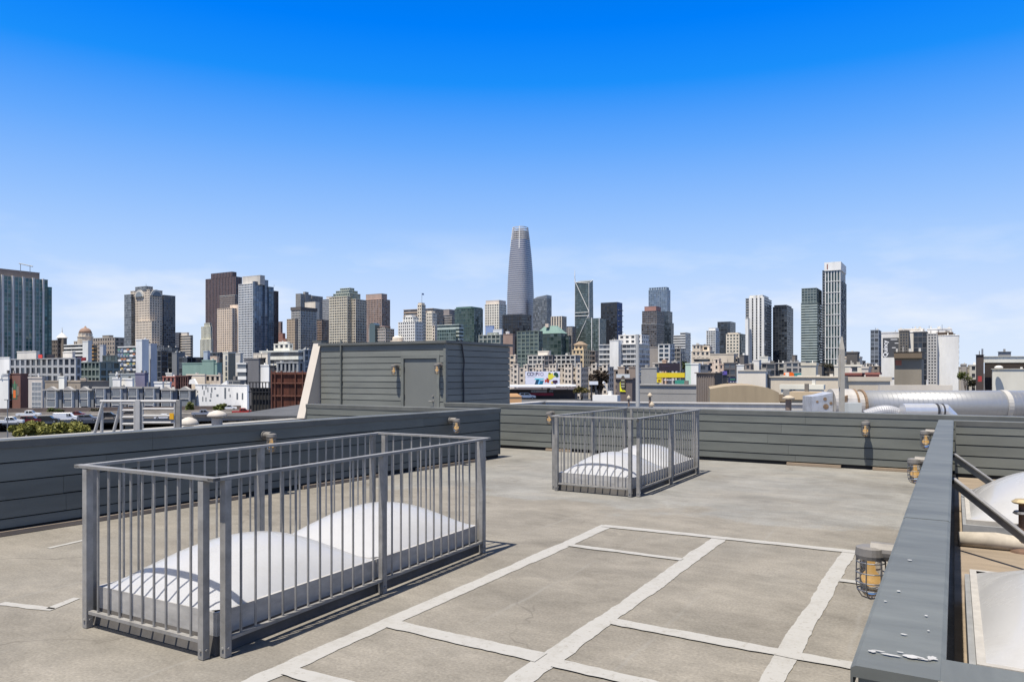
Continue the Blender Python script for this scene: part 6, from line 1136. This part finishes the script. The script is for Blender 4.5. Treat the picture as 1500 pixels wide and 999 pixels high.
for px, py, Y, r_, lab in ((952, 577, 33, .09, 'small cowl vent just right of the tall grey pole'), (921, 580.5, 33, .07, 'dark small vent just left of the tall grey pole'), (955, 590, 26, .07, 'low dark vent on the white parapet right of the pole'), (1155, 580.5, 31, .2, 'stained square-necked vent by the tan shed')):
    q = P(px, py, Y); v = empty('roof_vent', (q.x, q.y, -1.6), 0, lab, 'roof vent'); m = MB(); z_ = q.z+1.6; lathe(m, [(r_*.6, 0), (r_*.6, z_-.1)], 12); m.build('stack', plain('vent_brown', (120, 104, 92)), v); m = MB(); lathe(m, [(r_*1.2, z_-.12), (r_*1.25, z_-.06), (r_*.5, z_+.03), (.01, z_+.05)], 14); m.build('cowl', plain('vent_cream', (165, 152, 132)), v)
q = P(892, 574, 120); dl = empty('floodlight', (q.x, q.y, G0), 0, 'white floodlight on a leaning arm by the dark tree', 'floodlight'); z0_, z1_ = P(0, 578, 120).z-G0, P(0, 561, 120).z-G0; m = MB(); m.tube([(0, 0, 0), (0, 0, z0_), (-.75, 0, z1_)], .06, 8); m.build('arm', plain('arm_white', (215, 215, 215)), dl); m = MB(); m.tube([(-.95, -.1, z1_+.1), (-.6, 0, z1_)], [.2, .1], 10); m.build('lamp_head', plain('arm_white', (0, 0, 0)), dl)
# ------------------------------------------------------------------ trees
def leaf_mat(key, c): return mat('leaf_'+key, c, .6, noise=(.8, .45), spec=.3)
BARK = mat('bark', (.10, .075, .055), .9, noise=(3, .3))
def tree(name, label, px, ytop, ybot, wpx, Y, key, col, n=1500, cat='tree', seed=0, lf=.3, base=None):
    r2 = random.Random(seed); q = P(px, ytop, Y); zt = q.z; zb = P(px, ybot, Y).z; rx = wpx/2/F*Y; rz_ = (zt-zb)/2; gz = G0 if base is None else base
    r = empty(name, (q.x, q.y, gz), 0, label, cat); m = MB()
    lobes = [(r2.uniform(-.72, .72)*rx, r2.uniform(-.6, .6)*rx*.8, (zt+zb)/2-gz+r2.uniform(-.4, .72)*rz_, r2.uniform(.3, .5)) for _ in range(11)]
    for i in range(n):
        lx, ly, lz, lr = r2.choice(lobes); d_ = Vector((r2.gauss(0, 1), r2.gauss(0, 1), r2.gauss(0, 1))).normalized()*(r2.random()**.45)
        c = Vector((lx+d_.x*rx*lr, ly+d_.y*rx*lr*.9, lz+d_.z*rz_*lr*1.1)); u_ = Vector((r2.gauss(0, 1), r2.gauss(0, 1), r2.gauss(0, .6))).normalized(); v_ = u_.cross(Vector((r2.gauss(0, 1), r2.gauss(0, 1), r2.gauss(0, 1)))).normalized(); s = lf*r2.uniform(.6, 1.3)
        m.poly([c-u_*s, c+v_*s*.5, c+u_*s, c-v_*s*.5])
    m.build('crown', leaf_mat(key, col), r); t_ = MB(); t_.tube([(0, 0, 0), (.1, 0, (zb-gz)*.6), (0, .1, (zb-gz)+rz_*.5)], [.22+rx*.03, .16+rx*.02, .08], 8)
    for k in range(5): a_ = k*1.26; t_.tube([(0, .05, (zb-gz)*.75), (math.cos(a_)*rx*.25, math.sin(a_)*rx*.25, zb-gz+rz_*.4), (math.cos(a_)*rx*.5, math.sin(a_)*rx*.5, zb-gz+rz_*.9)], [.1, .07, .03], 6)
    t_.build('trunk', BARK, r)
GRN, OLV, DKG = (.085, .10, .02), (.10, .085, .025), (.045, .04, .022)
for i, (px, yt, yb, w_) in enumerate([(34, 622, 650, 40), (62, 617, 650, 46), (92, 616, 650, 50), (119, 622, 650, 26)]): tree('roadside_tree', '%s yellow-green roadside tree top showing over the left parapet' % ['leftmost', 'second from left', 'third and broadest', 'rightmost'][i], px, yt, yb, w_, 118, 'roadside', (.17, .165, .036), 5200, seed=i, lf=.25)
tree('dark_tree', 'dark brown-leaved tree right of the beige apartment complex', 876, 543, 578, 30, 200, 'dark', (.05, .034, .022), 2600, seed=11, lf=.4)
tree('shrub', 'yellow-green shrubs at the right end of the canopy shop', 852, 566, 577, 24, 198, 'olive', OLV, 900, 'shrub', 12, .3)
for i, (px, yt, yb, w_, Y, lab) in enumerate([(322, 592, 602, 20, 222, 'green bush before the white stucco hall'), (83, 597, 607, 20, 235, 'small yellow-green bush before the third row house'), (140, 598, 607, 14, 235, 'small bush between the fourth and fifth row houses'), (277, 588, 606, 14, 240, 'bush at the right end of the row houses'), (397, 572, 596, 7, 215, 'bright green narrow tree between black frame and rusty screen'), (1426, 556, 567, 14, 160, 'bright green bush left of the cream flat building'), (1414, 545, 560, 22, 280, 'dark bushes below the small grey and cream houses'), (1003, 528, 545, 7, 340, 'narrow dark cypress left of the mint house'), (1213, 531, 541, 22, 370, 'dark trees over the market hall roof')]): tree('bush', lab, px, yt, yb, w_, Y, 'g%d' % (i % 3), (GRN, (.06, .075, .02), DKG)[i % 3], 700, 'bush' if i < 4 else 'tree', 30+i, .34)
